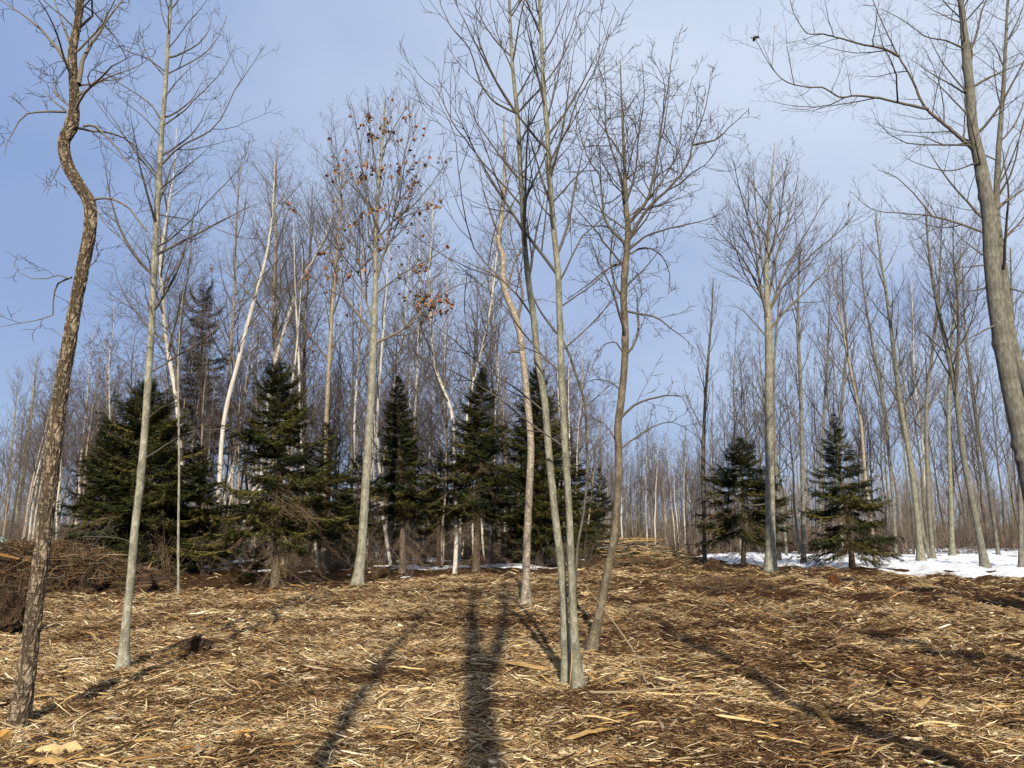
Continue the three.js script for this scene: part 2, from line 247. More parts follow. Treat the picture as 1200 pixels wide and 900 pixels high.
{
  const front = 340, back = 70, rows = 250, ang = [];
  for (let i = 0; i <= front; i++) ang.push(lerp(-.92, .92, i / front));
  for (let i = 1; i < back; i++) ang.push(lerp(.92, 2 * Math.PI - .92, i / back));
  const n = ang.length, p = [0, height(0, 0), 0], uv = [0, 0], col = [.2, .2, .2], idx = [], R = j => .4 * Math.pow(700 / .4, Math.pow(j / rows, .92));
  for (let j = 0; j < rows; j++) for (let i = 0; i < n; i++) {
    const r = R(j), x = Math.sin(ang[i]) * r, z = -Math.cos(ang[i]) * r, k = cleared(x, z), s = soilAt(x, z), w = fbm(x * .8, z * .8, 4, 91);
    p.push(x, height(x, z), z); uv.push(x / 1.6, z / 1.6);
    const c = mix3(mix3([.34, .25, .17].map(c => c * (.5 + .8 * w)), [.21, .135, .088], s), [.30, .235, .19].map(c => c * (.6 + .8 * w)), 1 - k); col.push(...c);
  }
  for (let i = 0; i < n; i++) idx.push(0, 1 + i, 1 + (i + 1) % n);
  for (let j = 0; j < rows - 1; j++) for (let i = 0; i < n; i++) { const a = 1 + j * n + i, b = 1 + j * n + (i + 1) % n; idx.push(a, a + n, b + n, a, b + n, b); }
  for (let q = 0; q < idx.length; q += 3) { const t = idx[q + 1]; idx[q + 1] = idx[q + 2]; idx[q + 2] = t; }
  const g = new THREE.BufferGeometry(); g.setAttribute('position', new THREE.Float32BufferAttribute(p, 3)); g.setAttribute('uv', new THREE.Float32BufferAttribute(uv, 2)); g.setAttribute('color', new THREE.Float32BufferAttribute(col, 3)); g.setIndex(idx);
  g.computeVertexNormals(); if (g.attributes.normal.getY(500) < 0) { const a = g.index.array; for (let q = 0; q < a.length; q += 3) { const t = a[q]; a[q] = a[q + 1]; a[q + 1] = t; } g.computeVertexNormals(); }
  const c = document.createElement('canvas'); c.width = c.height = 1024; const x = c.getContext('2d'), rnd = rng(5);
  const hb = document.createElement('canvas'); hb.width = hb.height = 1024; const y = hb.getContext('2d');
  x.fillStyle = '#3b2616'; x.fillRect(0, 0, 1024, 1024); y.fillStyle = '#202020'; y.fillRect(0, 0, 1024, 1024);
  const pal = ['#5a3c22', '#7a5530', '#a98250', '#c9a56c', '#b58a4e', '#e0c48e', '#8d6a42', '#4a3320', '#9a8263'];
  for (let k = 0; k < 15000; k++) {
    const a = rnd() * Math.PI, l = 6 + rnd() * rnd() * 70, X = rnd() * 1024, Y = rnd() * 1024, w = 1 + rnd() * 3.2, col = pal[Math.floor(rnd() * pal.length)], hh = Math.floor(60 + rnd() * 195), dx = Math.cos(a) * l, dy = Math.sin(a) * l, bx = (rnd() - .5) * l * .4, by = (rnd() - .5) * l * .4;
    for (const ox of [-1024, 0, 1024]) for (const oy of [-1024, 0, 1024]) { if (X + ox < -90 || X + ox > 1114 || Y + oy < -90 || Y + oy > 1114) continue;
      for (const [q, s] of [[x, col], [y, `rgb(${hh},${hh},${hh})`]]) { q.strokeStyle = s; q.lineWidth = w; q.beginPath(); q.moveTo(X + ox, Y + oy); q.quadraticCurveTo(X + ox + dx / 2 + bx, Y + oy + dy / 2 + by, X + ox + dx, Y + oy + dy); q.stroke(); } }
  }
  const mk = (cv, srgb) => { const t = new THREE.CanvasTexture(cv); t.wrapS = t.wrapT = THREE.RepeatWrapping; if (srgb) t.colorSpace = THREE.SRGBColorSpace; t.anisotropy = 8; return t; };
  const m = new THREE.Mesh(g, matte({ map: mk(c, true), bumpMap: mk(hb), bumpScale: .02, vertexColors: true, roughness: .95 }));
  put(m, 'ground', 'brown mulch strewn ground of the clearing and the leaf littered forest floor behind', null, null, 'structure');
}
// ---------------------------------------------------------------- melting snow between the trees
const snowNear = [[820, 46], [850, 40], [900, 36], [1000, 32.5], [1060, 28.5], [1110, 26.3], [1200, 25.2], [1700, 25]], snowFar = [[800, 47], [860, 58], [1000, 58], [1200, 60], [1700, 62]];
function snowMask(x, z) {
  const px = pxOf(x, z), d = -z, n = fbm(x * .22, z * .5, 4, 101) - .5, n2 = fbm(x * 1.3, z * 1.3, 3, 105) - .5; let m = -1;
  if (px > 790) m = Math.min((d - table(snowNear, px)) / 1.6, (table(snowFar, px) - d) / 4, (px - 815) / 25);
  if (px > 225 && px < 690) m = Math.max(m, Math.min((d - 28.5) / 1.5, (44 - d) / 4, (px - 240) / 40, (680 - px) / 30, .02));
  return Math.min(.85, m) + n * 2.5 + n2 * 1.7 - .36;
}
{
  const nx = 460, nz = 200, p = [], uv = [], idx = [];
  for (let j = 0; j <= nz; j++) for (let i = 0; i <= nx; i++) { const d = lerp(24, 64, Math.pow(j / nz, 1.2)), x = lerp(-.6, 1.0, i / nx) * d, z = -d, m = snowMask(x, z); p.push(x, height(x, z) + Math.max(-.12, Math.min(.10, m * .13)) + .05 * smooth(0, .6, m) * (fbm(x * .9, z * .9, 3, 111) - .4), z); uv.push(x, z); }
  for (let j = 0; j < nz; j++) for (let i = 0; i < nx; i++) { const a = j * (nx + 1) + i, b = a + nx + 1; if ([a, a + 1, b, b + 1].every(k => p[k * 3 + 1] < height(p[k * 3], p[k * 3 + 2]) - .05)) continue; idx.push(a, a + 1, b + 1, a, b + 1, b); }
  const g = new THREE.BufferGeometry(); g.setAttribute('position', new THREE.Float32BufferAttribute(p, 3)); g.setAttribute('uv', new THREE.Float32BufferAttribute(uv, 2)); g.setIndex(idx); g.computeVertexNormals();
  const st = tex(256, 256, (u, v) => { const k = .9 + .12 * pfbm(u * 8, v * 8, 8, 8, 4, 121), d = Math.max(smooth(.66, .74, pfbm(u * 44, v * 40, 44, 40, 3, 122)), .5 * smooth(.55, .72, pfbm(u * 5, v * 6, 5, 6, 4, 126))); return mix3([.76 * k, .78 * k, .82 * k], [.30, .22, .15], d * .75); }); st.repeat.set(.3, .3);
  put(new THREE.Mesh(g, matte({ map: st, roughness: .7 })), 'snow', 'thin melting patches of old snow on the forest floor between the trees', null, null, 'structure');
}
// ---------------------------------------------------------------- shredded wood: pieces
function shredGeo(seed, L = 1, wide = .09, thick = .03, bend = .12, torn = .45) {      // a torn strip along x, length L
  const rnd = rng(seed), n = 6, b = [], cx = (rnd() - .5) * bend * 2, cy = (rnd() - .3) * bend, a0 = .05 + .3 * rnd(), a1 = .05 + .3 * rnd();
  for (let i = 0; i <= n; i++) { const t = Math.min(1, Math.max(0, i / n + (i && i < n ? (rnd() - .5) * .12 : 0))), e = Math.min(1, .12 + t / a0, .12 + (1 - t) / a1), w = wide * L * e * (1 - torn + torn * 1.4 * rnd()) / 2, th = thick * L * e * (.6 + .8 * rnd()) / 2, y = cy * L * 4 * t * (1 - t) + (rnd() - .5) * thick * .5 * L, z = cx * L * 4 * t * (1 - t) + (rnd() - .5) * wide * .6 * L;
    b.push([[(t - .5) * L, y + th, z - w * .8], [(t - .5) * L, y + th * (.2 + rnd()), z + w * .7], [(t - .5) * L, y - th, z + w], [(t - .5) * L, y - th, z - w]]); }
  const p = []; for (let i = 0; i < n; i++) for (let j = 0; j < 4; j++) { const A = b[i][j], B = b[i][(j + 1) % 4], C = b[i + 1][(j + 1) % 4], D = b[i + 1][j]; p.push(...A, ...B, ...C, ...A, ...C, ...D); }
  p.push(...b[0][0], ...b[0][2], ...b[0][1], ...b[0][0], ...b[0][3], ...b[0][2], ...b[n][0], ...b[n][1], ...b[n][2], ...b[n][0], ...b[n][2], ...b[n][3]);
  const q = new THREE.BufferGeometry(); q.setAttribute('position', new THREE.Float32BufferAttribute(p, 3)); q.setAttribute('uv', new THREE.Float32BufferAttribute(Array.from({ length: p.length / 3 * 2 }, (_, i) => i % 2 ? p[(i >> 1) * 3] * 1.3 + seed * .17 : p[(i >> 1) * 3 + 2] * 4 + seed * .31), 2)); q.computeVertexNormals(); return q;
}
{
  const vars = [shredGeo(1, 1, .04, .022, .06), shredGeo(2, 1, .05, .026, .10), shredGeo(3, 1, .03, .02, .14), shredGeo(4, 1, .09, .035, .08), shredGeo(5, 1, .30, .12, .05), shredGeo(6, 1, .025, .018, .14), shredGeo(7, 1, .075, .03, .12), shredGeo(8, 1, .04, .024, .10)];
  const lists = vars.map(() => []), rnd = rng(77), q = new THREE.Quaternion(), e = new THREE.Euler(0, 0, 0, 'YXZ');
  const pal = [[.45, .325, .165], [.64, .50, .295], [.265, .160, .072], [.125, .070, .031], [.43, .26, .10], [.33, .25, .16], [.050, .027, .013], [.80, .67, .45]], light = [.18, .15, .21, .20, .05, .09, .07, .05], deep = [.04, .025, .13, .31, .02, .075, .395, .005];
  const pick = (w, r) => { for (let i = 0; i < 8; i++) if ((r -= w[i]) < 0) return i; return 3; };
  const zones = [[3.2, 8, 4600, .9], [8, 13, 2500, 1.05], [13, 20, 1050, 1.4], [20, 32, 330, 1.9], [32, 62, 70, 2.8]];
  for (const [r0, r1, per, k] of zones) {
    const A = .84, N = Math.round(per * A * (r1 * r1 - r0 * r0));
    for (let i = 0; i < N; i++) {
      const r = Math.sqrt(lerp(r0 * r0, r1 * r1, rnd())), a = lerp(-A, A, rnd()), x = Math.sin(a) * r, z = -Math.cos(a) * r, c = cleared(x, z); if (rnd() > c + .03) continue;
      const s = soilAt(x, z); if (rnd() < s * .5) continue;
      const small = rnd() < .72, L = (small ? .02 + .07 * rnd() : .07 + .32 * rnd() * rnd() * rnd()) * Math.pow(k, .75), vi = small ? (rnd() < .06 ? 4 : [0, 1, 2, 3, 5, 6, 7, 5][Math.floor(rnd() * 8)]) : [0, 1, 2, 5, 6, 7, 3, 0][Math.floor(rnd() * 8)];
      const band = smooth(.34, .60, fbm(x * .9 + 3, z * 1.8, 4, 131)), ci = pick(rnd() < Math.max(s, 1 - band * .9) ? deep : light, rnd());
      e.set((rnd() - .5) * 1.4, (rnd() < .58 ? (rnd() - .5) * 1.0 : rnd() * 6.28), (rnd() + rnd() + rnd() - 1.5) * .5); q.setFromEuler(e);
      const y = height(x, z) + .002 + rnd() * .026 * Math.sqrt(k) + Math.abs(Math.sin(e.z)) * L * .3, w = .8 + .5 * rnd(), v = .7 + .5 * rnd();
      lists[vi].push([x, y, z, q.x, q.y, q.z, q.w, L, L * w, pal[ci].map(c => c * v)]);
    }
  }
  const grp = new THREE.Group(), mat = matte({ color: 0xffffff, roughness: .88 }), m4 = new THREE.Matrix4(), P = V(), Sv = V(), C = new THREE.Color();
  vars.forEach((g, vi) => { const l = lists[vi], im = new THREE.InstancedMesh(g, mat, l.length); im.name = 'wood_shreds'; im.userData.kind = 'stuff';
    l.forEach((s, i) => { m4.compose(P.set(s[0], s[1], s[2]), q.set(s[3], s[4], s[5], s[6]), Sv.set(s[7], s[8], s[8])); im.setMatrixAt(i, m4); im.setColorAt(i, C.setRGB(...s[9])); }); grp.add(im); });
  put(grp, 'wood_mulch', 'straw coloured shredded wood mulch covering the whole clearing floor', null, null, 'stuff');

}

// ---------------------------------------------------------------- the eight trees that stand in the clearing
tracedTree({ name: 'crooked_tree', label: 'crooked tree with rough furrowed brown bark and an S-bent trunk', seed: 11, sp: 'gnarl', bark: M.rough, limbMat: M.limbPale, twigMat: M.twigMid, segs: 60, step: .022, flare: .3, dens: .8,
  lump: (u, s) => 1 + .15 * (ridge(u, s) - .5) + .12 * (vn(s * 3.1, u * 4, 0, 4, 9) - .5),
  trunk: [[20, 853, 31], [29, 800, 27], [42, 700, 24], [55, 600, 22], [62, 540, 22], [70, 470, 21], [78, 420, 20], [88, 360, 19], [98, 310, 18], [106, 262, 18], [104, 236, 18], [91, 215, 18], [78, 190, 18], [75, 166, 17], [84, 146, 21], [87, 120, 15], [86, 90, 14], [85, 60, 13], [92, 20, 12], [95, -40, 11], [100, -120, 9], [98, -230, 6], [105, -340, 2]],
  limbs: [W(6, [[80, 76], [60, 48], [38, 25], [15, 10], [-12, -10]]), W(8, [[92, 98], [99, 66], [113, 42], [128, 20], [140, 5], [165, -25]], { dz: .2 }), W(4, [[86, 116], [110, 100], [124, 92], [140, 86], [160, 78], [175, 68]], { dz: -.3 }), W(4.5, [[77, 131], [55, 131], [32, 133], [14, 155], [5, 182]]), W(3, [[75, 128], [60, 116], [50, 104]]),
    W(4.5, [[97, 148], [110, 147], [130, 167], [150, 190], [165, 208], [182, 232]], { dz: .2 }), W(4.5, [[106, 237], [115, 232], [130, 233], [146, 241], [156, 250], [172, 271]], { tip: 2.5, dz: -.2 }), W(2.4, [[107, 236], [124, 262], [146, 283], [166, 290]]), W(3.4, [[84, 325], [71, 331], [63, 344], [62, 369], [45, 374], [22, 379], [-6, 384]], { dz: .3 }), W(2.6, [[80, 326], [66, 322], [46, 329], [26, 321], [20, 311]]), W(2, [[105, 312], [115, 302], [113, 286]]), W(2.2, [[70, 193], [62, 210], [50, 226]]), W(4.5, [[84, 56], [72, 22], [60, -10]])],
  extra: { n: 14, t0: .62, t1: .96, len: .19, ang: 1.0, up: .03 } });

tracedTree({ name: 'slim_maple', label: 'slim smooth grey maple with ascending limbs, next to the crooked rough tree', seed: 12, sp: 'maple', S: { dens: [2.0, 2.6, 3.0], up: [.16, .12, .08], wig: .2 }, bark: M.pale, limbMat: M.limbDark, segs: 18, step: .05, dens: 1.45, lw: .72, 
  trunk: [[144, 785, 15], [147, 740, 13.2], [153, 680, 12.6], [158, 620, 12], [165, 560, 11.6], [170, 500, 11], [174, 440, 10.5], [178, 380, 10], [181, 310, 9.4], [184, 250, 8.8], [187, 200, 8], [190, 150, 7.2], [194, 100, 6.3], [197, 50, 5.4], [200, 0, 4.8], [205, -80, 3.6], [210, -160, 1.6]],
  limbs: [W(4, [[169, 538], [193, 522], [220, 507], [247, 503], [273, 500], [300, 487]]), W(3, [[172, 492], [186, 480], [200, 473]]), W(4.6, [[179, 435], [202, 420], [238, 398], [269, 367], [300, 331], [318, 312]]), W(2.6, [[175, 450], [160, 437], [145, 422], [131, 415], [121, 408]]), W(4, [[183, 290], [200, 280], [220, 262], [240, 240], [265, 215], [285, 190], [293, 158]]),
    W(5, [[190, 192], [205, 178], [220, 167], [243, 155], [260, 137], [277, 103], [293, 80], [310, 55]], { dz: .1 }), W(4, [[192, 147], [215, 130], [230, 115], [250, 95], [265, 75], [276, 52]]), W(3.6, [[195, 87], [220, 75], [240, 62], [255, 45], [266, 18]]), W(4, [[190, 142], [178, 125], [160, 110], [140, 98], [120, 85], [104, 80]]), W(3.4, [[196, 86], [175, 70], [150, 60], [125, 45], [113, 40]]), W(3.4, [[186, 206], [170, 188], [150, 165], [128, 140], [112, 118]]), W(2.4, [[184, 246], [178, 225], [170, 200], [160, 180]]), W(3, [[184, 252], [208, 255], [240, 263], [275, 276], [312, 281]]), W(1.8, [[156, 637], [146, 632], [120, 629], [96, 629]], { dz: -.2 })],
  extra: { n: 20, t0: .42, t1: .97, len: .19, ang: .85, up: .07 } });

const deadLeaf = (() => { const g = new GB(); g.tri([-.03, 0, -.035], [.04, .012, -.02], [.005, .02, .05], [0, 1, 0]); g.tri([-.03, 0, -.035], [.005, .02, .05], [-.05, -.015, .02], [0, 1, 0]); g.tri([.04, .012, -.02], [.055, -.01, .02], [.005, .02, .05], [0, 1, 0]); return g.geo(true); })();
function leaves(g, crown, rnd, n, y0, y1, keep) {      // brown leaves still clinging to twigs
  const list = [], q = new THREE.Quaternion(), e = new THREE.Euler(); let k = 0;
  while (list.length < n && k++ < n * 60) { const i = Math.floor(rnd() * crown.p.length / 3) * 3, y = crown.p[i + 1]; if (y < y0 || y > y1 || (keep && !keep(crown.p[i], y, crown.p[i + 2], rnd))) continue; if (fbm(crown.p[i] * 1.4, y * 1.4 + crown.p[i + 2], 2, 7) < .47) continue;
    const m = 1 + Math.floor(rnd() * 3); for (let j = 0; j < m; j++) list.push([crown.p[i] + (rnd() - .5) * .09, y - .03 - rnd() * .06, crown.p[i + 2] + (rnd() - .5) * .09]); }
  const im = new THREE.InstancedMesh(deadLeaf, M.leafDead, list.length), m4 = new THREE.Matrix4(); im.name = 'dead_foliage'; im.userData.kind = 'stuff';
  list.forEach((p, i) => { e.set(rnd() * 6, rnd() * 6, rnd() * 6); q.setFromEuler(e); const s = .75 + rnd() * .7; m4.compose(V(...p), q, V(s, s, s)); im.setMatrixAt(i, m4); im.setColorAt(i, new THREE.Color().setRGB(.7 + .6 * rnd(), .7 + .5 * rnd(), .7 + .5 * rnd())); }); g.add(im);
}
tracedTree({ name: 'leaf_holding_tree', label: 'pale straight tree with russet dead leaves clinging in its crown', seed: 13, sp: 'maple', bark: M.pale, limbMat: M.limbPale, twigMat: M.twigMid, segs: 16, dens: .95, S: { ang: [.62, .62, .65], up: [.14, .12, .08], rmin: .0036 },
  trunk: [[419, 688, 15], [424, 640, 13.6], [429, 560, 13], [434, 480, 12], [437, 420, 11.5], [438, 392, 11], [440, 330, 8], [440, 270, 7], [443, 230, 6], [447, 180, 4.6], [450, 140, 3], [452, 108, 1.6]],
  limbs: [W(5, [[437, 392], [417, 365], [402, 345], [390, 310], [370, 280], [345, 245], [330, 233]]), W(5, [[440, 402], [465, 390], [480, 380], [495, 365], [510, 350], [535, 335], [562, 329]]), W(4, [[437, 375], [425, 340], [420, 300], [405, 250], [395, 200], [384, 150]]), W(4, [[441, 330], [452, 290], [462, 250], [470, 200], [480, 150], [478, 115]]), W(3.5, [[441, 290], [432, 250], [425, 200], [420, 160], [412, 122]]), W(3.5, [[441, 282], [460, 260], [485, 240], [510, 210], [526, 184]]), W(3, [[442, 250], [425, 230], [405, 210], [388, 190]]), W(3, [[444, 220], [438, 180], [434, 150], [430, 112]]), W(3, [[440, 345], [470, 322], [500, 305], [525, 290]], { dz: -.4 })],
  extra: { n: 10, t0: .56, t1: .94, len: .24, ang: .6, up: .13 }, dress: (g, c, rnd) => { leaves(g, c, rnd, 620, 7.0, 15.5); leaves(g, c, rnd, 160, 6.0, 9.5, (x, y, z, r) => x > .8); } });

const stemL = [[664, 802, 15], [662, 740, 13], [657, 660, 12.4], [650, 600, 12], [644, 540, 11.5], [638, 470, 11], [630, 420, 10.5], [625, 370, 10], [618, 320, 9], [613, 260, 8], [610, 200, 7], [606, 132, 7], [601, 80, 5.6], [598, 30, 4.8], [596, -30, 4], [592, -120, 2.4], [590, -200, 1]];
const stemR = [[678, 808, 16], [674, 760, 14], [670, 680, 12], [667, 600, 11], [662, 520, 11], [658, 440, 10.5], [656, 380, 10], [654, 320, 9.5], [649, 270, 9], [645, 220, 8], [641, 150, 7], [637, 100, 6.2], [634, 40, 5.4], [632, 0, 4.8], [630, -90, 3.4], [627, -190, 1.2]];
tracedTree({ name: 'twin_stem_maple', label: 'slender smooth grey stem, the one ending in a low left-sweeping fork, touching its thicker twin', seed: 14, sp: 'open', bark: M.smooth, limbMat: M.limbDark, lw: .85, segs: 18, step: .08, trunk: stemL,
  limbs: [W(4.4, [[606, 133], [580, 120], [563, 97], [550, 57], [530, 33], [515, 0], [507, -40]]), W(4.4, [[606, 133], [623, 115], [647, 87], [667, 50], [680, 13], [690, -30]]), W(4, [[612, 242], [590, 217], [563, 187], [543, 160], [530, 143], [513, 107], [493, 90], [481, 70]], { dz: -.2 }), W(4, [[635, 480], [603, 454], [562, 426], [531, 398], [500, 373], [474, 350]], { dz: -.3 }), W(4, [[626, 374], [605, 345], [585, 325], [560, 298], [547, 263], [537, 200], [533, 160], [520, 130], [506, 105]], { dz: .2 }), W(3, [[601, 82], [588, 55], [578, 20], [570, -20]]), W(3, [[611, 205], [628, 180], [640, 150], [648, 110], [655, 70]], { dz: .4 })],
  extra: { n: 15, t0: .48, t1: .96, len: .26, ang: .62, up: .07 } });
tracedTree({ name: 'twin_stem_maple', label: 'thicker smooth grey stem with a torn strip at its foot, touching its slender twin', seed: 15, sp: 'open', bark: M.smooth, limbMat: M.limbDark, lw: .85, segs: 18, step: .08, trunk: stemR,
  limbs: [W(4, [[660, 523], [624, 498], [578, 463], [531, 435], [500, 423], [472, 412]], { dz: -.3 }), W(4, [[657, 437], [632, 412], [612, 388], [588, 355], [560, 330], [535, 310], [508, 292]], { dz: .3 }), W(4.4, [[655, 331], [664, 314], [683, 277], [710, 253], [735, 225], [754, 190]], { dz: -.2 }), W(3.4, [[656, 360], [687, 339], [711, 317], [736, 298]]), W(3.4, [[657, 412], [680, 392], [699, 373], [724, 348], [742, 338]]), W(3.4, [[648, 257], [630, 235], [622, 200], [618, 150], [611, 100]]), W(4, [[643, 192], [665, 150], [675, 120], [690, 95], [702, 70], [711, 40], [722, 8]]), W(3.4, [[640, 142], [652, 100], [660, 60], [673, 20], [680, -20]]), W(3, [[637, 92], [625, 60], [620, 30], [609, 0]]), W(3.6, [[647, 238], [668, 215], [690, 190], [705, 160], [716, 130]])],
  extra: { n: 15, t0: .46, t1: .96, len: .26, ang: .62, up: .07 },
  dress: g => { const s = new THREE.Mesh(shredGeo(91, .42, .05, .03, .03), M.wood[0]); s.name = 'torn_strip'; s.rotation.set(0, 0, 1.5); s.position.set(-.085, .22, .085); g.add(s); } });
tracedTree({ name: 'sapling', label: 'thin dark sapling whose stem arches left across the twin grey stems', seed: 16, sp: 'open', bark: M.dark, limbMat: M.limbDark, segs: 8, flare: .2, dens: .5,
  trunk: [[671, 742, 4.2], [674, 690, 4], [677, 640, 4], [684, 600, 4], [688, 555, 4], [687, 498, 4], [686, 476, 4], [677, 445, 3.6], [662, 404, 3.4], [648, 385, 3.2], [634, 366, 3], [622, 340, 2.6], [616, 300, 2.2], [618, 260, 1.5], [624, 225, .8]], limbs: [W(2.4, [[686, 478], [700, 465], [715, 452], [732, 447]]), W(2, [[688, 500], [672, 505], [655, 512]])] });
tracedTree({ name: 'knotted_tree', label: 'tan barked tree with a knotted elbow high on its trunk, before the dark spruces', seed: 17, sp: 'gnarl', bark: M.flake, limbMat: M.limbMid, twigMat: M.twigMid, segs: 16, dens: .8, S: { rmin: .0034 },
  trunk: [[616, 709, 13.5], [617, 650, 12], [620, 580, 11.5], [622, 520, 11], [618, 470, 10.5], [613, 420, 10], [609, 390, 10], [602, 366, 10], [595, 350, 10.5], [590, 330, 11], [589, 300, 9], [584, 284, 8], [587, 260, 7], [590, 230, 6], [592, 190, 4.4], [590, 135, 2]],
  limbs: [W(6, [[606, 377], [612, 345], [608, 322], [605, 300], [598, 270], [600, 235]]), W(5, [[590, 345], [598, 325], [604, 305], [615, 285], [622, 250]], { dz: .4 }), W(4, [[587, 282], [575, 250], [566, 220], [560, 178]]), W(4, [[591, 332], [575, 320], [555, 311], [535, 300]]), W(4, [[610, 413], [603, 412], [596, 414]], { tip: 4 }), W(3, [[588, 262], [600, 240], [612, 215], [618, 180]])], extra: { n: 8, t0: .66, t1: .96, len: .16, ang: .9 } });
tracedTree({ name: 'leaning_tree', label: 'grey brown tree leaning at its base, with dark twisting limbs and a wide crown', seed: 18, sp: 'gnarl', bark: M.mid, limbMat: M.limbDark, segs: 18, step: .1, dens: 1.25, S: { up: [.10, .09, .05], wig: .27, ang: [.75, .8, .8], rmin: .0036 },
  trunk: [[692, 765, 15], [700, 730, 14], [710, 680, 13], [718, 640, 12.5], [724, 580, 12], [725, 530, 12], [724, 500, 12], [729, 460, 11.5], [733, 400, 11], [731, 350, 10.5], [732, 320, 11], [735, 290, 10], [736, 265, 9], [734, 245, 8], [733, 225, 7], [732, 200, 5.6], [730, 150, 4], [728, 105, 2.6], [727, 72, 1.2]],
  limbs: [W(7, [[736, 262], [757, 237], [767, 200], [775, 150], [783, 100], [790, 45]]), W(6.4, [[736, 282], [760, 243], [787, 217], [807, 190], [812, 167], [827, 127], [833, 83]], { dz: -.2 }), W(4, [[811, 170], [840, 163], [857, 147], [878, 128]]), W(5.6, [[735, 288], [710, 260], [705, 227], [703, 207], [690, 187], [680, 157], [673, 107]]), W(5.4, [[734, 258], [727, 207], [710, 150], [710, 107], [707, 57]], { dz: .3 }), W(4.4, [[735, 294], [757, 277], [787, 267], [827, 258], [848, 249]]), W(3.6, [[734, 300], [757, 290], [775, 300], [785, 322], [783, 345]]), W(4, [[732, 306], [710, 317], [683, 338], [665, 350]]), W(4.4, [[732, 364], [750, 368], [770, 372], [786, 385], [800, 395], [816, 411]], { dz: -.3 }),
    W(5, [[725, 492], [745, 474], [765, 467], [785, 463], [800, 466], [806, 482]], { dz: -.2 }), W(3.6, [[726, 527], [745, 513], [765, 500], [790, 495], [816, 511]], { dz: .4 }), W(3, [[729, 460], [718, 449], [702, 445], [687, 447], [676, 458]]), W(3, [[732, 417], [721, 401], [708, 404], [699, 417], [690, 440]]), W(3, [[724, 522], [712, 500], [700, 492], [684, 490]]), W(4, [[733, 240], [745, 200], [748, 160], [755, 110], [752, 70]], { dz: -.4 }), W(3.4, [[757, 237], [780, 205], [795, 175], [800, 130], [812, 90]], { dz: .4 })],
  extra: { n: 16, t0: .42, t1: .96, len: .24, ang: .85, up: .06 } });
tracedTree({ name: 'vase_crowned_tree', label: 'tall straight pale tree with a wide vase shaped crown, beside two spruces', seed: 19, sp: 'fine', bark: M.pale, limbMat: M.limbPale, twigMat: M.twigMid, segs: 16, S: { ang: [.6, .6, .6], up: [.08, .07, .05], rmin: .0046, dens: [2.6, 3.6, 4.2] },
  trunk: [[903, 672, 16.5], [903, 620, 14.6], [902, 540, 13.6], [901, 470, 12.6], [901, 400, 12], [900, 372, 11], [898, 330, 8], [899, 290, 6], [902, 250, 4.6], [905, 205, 2.6], [908, 168, 1]],
  limbs: [W(5, [[900, 378], [890, 330], [885, 290], [875, 250], [865, 215], [860, 188]]), W(5.4, [[902, 387], [915, 370], [935, 350], [960, 325], [985, 300], [1012, 279]]), W(5, [[901, 368], [915, 330], [935, 290], [955, 255], [970, 228]]), W(4.6, [[900, 352], [910, 300], [925, 250], [936, 206]]), W(4.4, [[899, 362], [880, 320], [862, 292], [846, 276], [834, 262]]), W(4, [[898, 345], [890, 280], [885, 230], [882, 186]]), W(3.6, [[899, 312], [913, 260], [918, 218], [922, 186]]), W(4, [[901, 365], [925, 325], [955, 295], [990, 265], [1005, 245]], { dz: -.5 }), W(3, [[901, 398], [884, 378], [868, 362], [855, 358]]), W(2.4, [[902, 590], [885, 592], [868, 590], [858, 580]])],
  extra: { n: 7, t0: .56, t1: .9, len: .27, ang: .75, up: .08 } });
